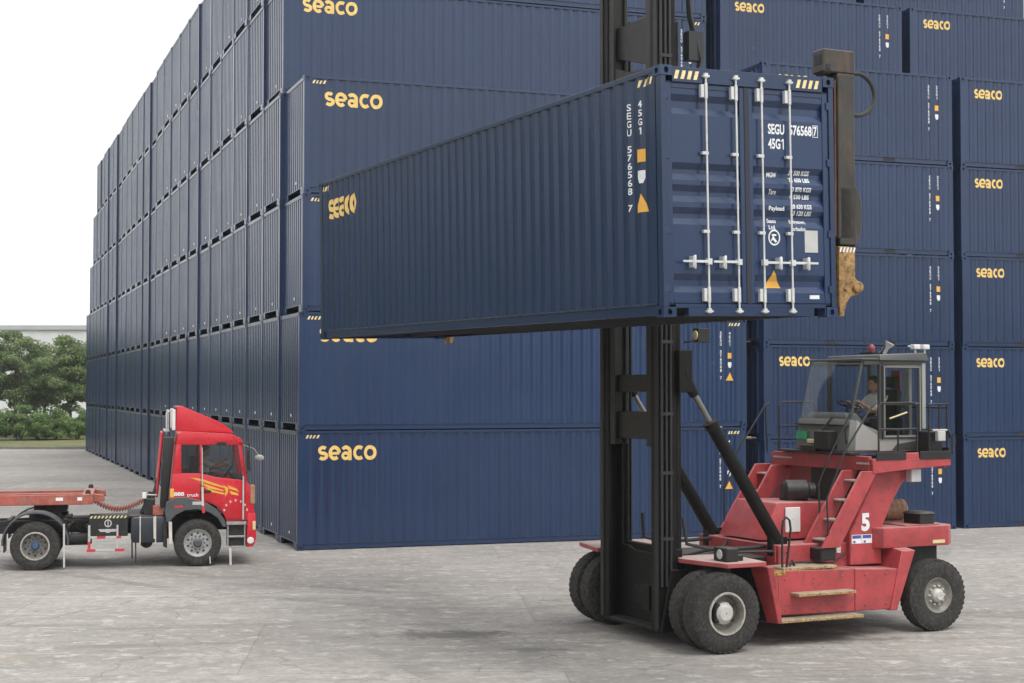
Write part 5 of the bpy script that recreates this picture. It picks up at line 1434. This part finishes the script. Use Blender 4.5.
for i in range(NA + 1):
    a = R(62 + (329 - 62) * i / NA)
    hh = (13 + 21 * max(0.0, min(1.0, (i - 52) / 5, (69.3 - i) / 2.2))) + 3.5 * mnoise.noise(Vector((i * .35, 1.7, 0)))
    for rr, zz in ((112, -.5), (120, hh * .75), (135, hh), (165, hh * .8), (190, -.5)):
        V.append((rr * math.sin(a), 20 + rr * math.cos(a), zz + (1.2 * mnoise.noise(Vector((i * 1.1, rr * .1, 4))) if zz > 0 else 0)))
for i in range(NA):
    for j in range(4): F.append((i * 5 + j, i * 5 + j + 1, i * 5 + j + 6, i * 5 + j + 5))
mb.add(V, F)
structure(mb.build('added_dark_ridge', ridge_material(), smooth=60))
def lawn_material():
    m, nt, p = new_mat('mown_grass')
    v = coords(nt, shift=False)
    c = ramp(nt, noise(nt, v, .35, 6, .65), [(.3, (.085, .105, .03)), (.55, (.145, .15, .05)), (.75, (.23, .20, .09))])
    c = mixc(nt, .5, c, ramp(nt, noise(nt, v, 9, 6, .7), [(.3, .6), (.7, 1.3)]), 'MULTIPLY')
    nt.links.new(c, p.inputs['Base Color']); p.inputs['Roughness'].default_value = .9
    return m
mb = MB(); mb.box(-260, 103.2, -.3, 60, 190, .12)
structure(mb.build('lawn', lawn_material(), smooth=0))
mb = MB()
for k in range(160): mb.box(-260 + k * 2, 102.9, -.1, -260.03 + k * 2 + 2, 103.2, .17)
structure(mb.build('kerb', M['kerb']))

wh = thing('warehouse', 'long white flat-roofed warehouse beyond the trees', 'warehouse', (-90, 196, 0))
mb = MB(); mb.box(10, 0, 0, 110, 40, 11.5)
for k in range(50): mb.box(10 + k * 2, -.05, .2, 10.9 + k * 2, 0, 11.3)
mb.build('wall', M['clad'], wh)
mb = MB(); mb.box(9.8, -.3, 11.5, 110.2, 40.2, 12.05); mb.build('parapet', M['clad_trim'], wh)
mb = MB()
for x in (28, 38.5): mb.box(x - .12, -.2, 0, x + .12, -.05, 11.5)
mb.build('downpipe', M['clad_trim'], wh)
def leaf_quads(mb, centre, rad, n, size, rg, mats, shell=.55):
    for _ in range(n):
        while True:
            d = Vector((rg.uniform(-1, 1), rg.uniform(-1, 1), rg.uniform(-1, 1)))
            if .05 < d.length <= 1: break
        d = d.normalized() * (shell + (1 - shell) * rg.random()) if rg.random() < .7 else d
        p = Vector(centre) + Vector((d.x * rad[0], d.y * rad[1], d.z * rad[2]))
        nrm = (d + Vector((rg.uniform(-1, 1), rg.uniform(-1, 1), rg.uniform(-.4, 1.1)))).normalized()
        a = nrm.orthogonal().normalized(); b = nrm.cross(a); t = rg.uniform(0, 2 * PI)
        a, b = a * math.cos(t) + b * math.sin(t), b * math.cos(t) - a * math.sin(t)
        s = size * rg.uniform(.6, 1.3)
        mb.add([p - a * s, p - b * s * .55 + a * s * .1, p + a * s, p + b * s * .55 + a * s * .1], [(0, 1, 2, 3)], rg.choice(mats))
def tree(loc, h, cr, base, seed, label):
    rg = random.Random(seed)
    root = thing('tree', label, 'tree', loc, 0, 'trees on the lawn')
    tb = MB(); lean = rg.uniform(-.3, .3)
    fork = Vector((lean * .4, 0, base * .9))
    tb.tube([(0, 0, -.05), (lean * .2, 0, base * .4), fork], [.17, .13, .12], 10)
    cb = MB()
    nl = 6
    ends = []
    for k in range(nl):
        a = 2 * PI * k / nl + rg.uniform(-.4, .4); rr = cr * rg.uniform(.45, .75); zz = base + (h - base) * rg.uniform(.2, .65)
        e = Vector((rr * math.cos(a), rr * math.sin(a), zz)); mid = fork.lerp(e, .5) + Vector((0, 0, .25))
        tb.tube([fork, mid, e], [.08, .055, .025], 7); ends.append(e)
        for j in range(3):
            e2 = e + Vector((rg.uniform(-.8, .8), rg.uniform(-.8, .8), rg.uniform(.1, 1.0)))
            tb.tube([mid.lerp(e, .4 + .2 * j), e2], [.03, .012], 5); ends.append(e2)
    tb.tube([fork, (lean, 0, h * .85)], [.1, .03], 7)
    tb.build('trunk', M['bark'], root, smooth=60)
    cz = (h + base) / 2 + .2
    for k in range(64):
        while True:
            d = Vector((rg.uniform(-1, 1), rg.uniform(-1, 1), rg.uniform(-1, 1)))
            if d.length <= 1: break
        d = d.normalized() * (.45 + .55 * rg.random() ** .7)
        wide = 1.0 if d.z < .2 else 1.0 - .25 * d.z
        c = Vector((lean * .5 + d.x * cr * wide, d.y * cr * wide, cz - .25 + d.z * (h - base) * .58))
        q = rg.uniform(.55, .95)
        low = d.z < -.1
        leaf_quads(cb, c, (q * 1.15, q * 1.15, q * .62), 330, .11, rg, [3, 0, 0, 1] if rg.random() < .45 else [0, 1, 1, 2], .5)
    cb.build('crown', [M['leaf%d' % i] for i in range(4)], root, smooth=0)
    return root
def bush(loc, rx, h, seed, label):
    rg = random.Random(seed)
    root = thing('shrub', label, 'shrub', loc, 0, 'shrubs on the lawn')
    st = MB()
    for k in range(5):
        a = rg.uniform(0, 2 * PI); st.tube([(.06 * math.cos(a), .06 * math.sin(a), -.05), (rx * .3 * math.cos(a), .3 * math.sin(a), h * .35), (rx * .6 * math.cos(a), .6 * math.sin(a), h * .7)], [.05, .035, .012], 6)
    st.build('stem', M['bark'], root, smooth=60)
    cb = MB()
    for k in range(int(38 * rx)):
        a = rg.uniform(0, 2 * PI); rr = math.sqrt(rg.random())
        x = rr * rx * math.cos(a); y = rr * 1.3 * math.sin(a); top = h * (1 - .45 * rr * rr) * rg.uniform(.7, 1.05)
        z = rg.uniform(.16 * h, top * .88)
        q = rg.uniform(.28, .5)
        leaf_quads(cb, (x, y, z), (q * 1.1, q * 1.1, q * .75), 190, .075, rg, [0, 1, 1] if rg.random() < .6 else [0, 2, 2], .5)
    cb.build('foliage', [M['bush%d' % i] for i in range(3)], root, smooth=0)
def px(x, Y): return (x - 512) / 1559 * Y
tree((px(-22, 125), 125, .12), 7.8, 2.8, 2.3, 3, 'spreading green tree cut off by the picture edge')
tree((px(16, 124), 124, .12), 8.0, 2.9, 2.5, 11, 'tallest broad green tree, nearest the picture edge with its whole trunk showing')
tree((px(46, 128), 128, .12), 7.3, 2.6, 2.6, 21, 'lower dark green tree between the two taller trees')
tree((px(72, 123), 123, .12), 7.8, 2.5, 2.5, 31, 'rounded green tree standing closest to the big stack')
for k, xx in enumerate((-46, -52, -58.5, -65)): tree((xx, 121 - k, .12), 7.5 + .4 * (k % 2), 2.7, 2.5, 60 + k, 'green tree of the belt outside the picture, %s along' % ORD[k + 1])
tree((px(100, 130), 130, .12), 7.4, 2.2, 2.5, 41, 'green tree mostly hidden behind the end of the stack')
bush((px(-14, 118), 118, .12), 1.8, 2.9, 5, 'low bright green shrub at the picture edge')
bush((px(20, 117.5), 117.5, .12), 2.5, 3.1, 6, 'widest bright green shrub, in front of the tallest tree')
bush((px(56, 119), 119, .12), 1.7, 2.6, 8, 'small loose green shrub between the widest shrub and the stack')
bush((px(38, 120.5), 120.5, .12), 1.9, 2.7, 14, 'pale green shrub filling the gap behind the two middle shrubs')
bush((px(78, 120), 120, .12), 1.6, 2.8, 9, 'green shrub tucked against the far end of the stack')

# thin bright haze of an overcast day
hm = bpy.data.materials.new('thin_haze'); hm.use_nodes = True
hn = hm.node_tree; hn.nodes.clear()
ho = hn.nodes.new('ShaderNodeOutputMaterial'); hv = hn.nodes.new('ShaderNodeVolumePrincipled')
hv.inputs['Color'].default_value = (.93, .95, .98, 1); hv.inputs['Density'].default_value = HAZE; hv.inputs['Anisotropy'].default_value = .2
hn.links.new(hv.outputs[0], ho.inputs['Volume'])
mb = MB(); mb.box(-460, -70, -1.4, 460, 610, 22)
hz_o = mb.build('haze', hm, smooth=0); hz_o['kind'] = 'stuff'
# ------------------------------------------------------------------ light, sky, camera
w = bpy.data.worlds.new('World'); sc.world = w; w.use_nodes = True
nt = w.node_tree; nt.nodes.clear()
o = nt.nodes.new('ShaderNodeOutputWorld'); bg = nt.nodes.new('ShaderNodeBackground'); bg.inputs['Strength'].default_value = .15
sky = nt.nodes.new('ShaderNodeTexSky'); sky.sky_type = 'NISHITA'; sky.sun_disc = False
EL, AZ = 58, 150          # sun high, behind the camera's right shoulder
sky.sun_elevation = R(EL); sky.sun_rotation = R(AZ); sky.air_density = 1.0; sky.dust_density = 4.0; sky.ozone_density = 1.0
hs = nt.nodes.new('ShaderNodeHueSaturation'); hs.inputs['Saturation'].default_value = .12; hs.inputs['Value'].default_value = 1.0
mx = nt.nodes.new('ShaderNodeMix'); mx.data_type = 'RGBA'; mx.inputs[0].default_value = .6; mx.inputs[7].default_value = (9.2, 9.35, 9.5, 1)
nt.links.new(sky.outputs[0], hs.inputs['Color']); nt.links.new(hs.outputs[0], mx.inputs[6]); nt.links.new(mx.outputs[2], bg.inputs[0]); nt.links.new(bg.outputs[0], o.inputs[0])
sl = bpy.data.lights.new('sun', 'SUN'); sl.energy = 1.5; sl.angle = R(30); sl.color = (1, .965, .92)
so = bpy.data.objects.new('sun', sl); COL.objects.link(so)
d = Vector((math.sin(R(AZ)) * math.cos(R(EL)), math.cos(R(AZ)) * math.cos(R(EL)), math.sin(R(EL))))
so.rotation_euler = d.to_track_quat('Z', 'Y').to_euler(); so.location = d * 80
cam = bpy.data.cameras.new('camera'); co = bpy.data.objects.new('camera', cam); COL.objects.link(co)
cam.sensor_width = 36; cam.lens = 1559 / 1024 * 36; cam.clip_end = 2000; cam.clip_start = .1
co.location = (0, 0, 3.884); co.rotation_euler = (PI / 2 + .0313, 0, 0)
sc.camera = co
vs_ = sc.view_settings; vs_.view_transform = 'Standard'; vs_.look = 'None'; vs_.gamma = 1; vs_.exposure = 0.25; vs_.use_curve_mapping = False
sc.cycles.use_denoising = True
sc.cycles.max_bounces = 8; sc.cycles.transparent_max_bounces = 12
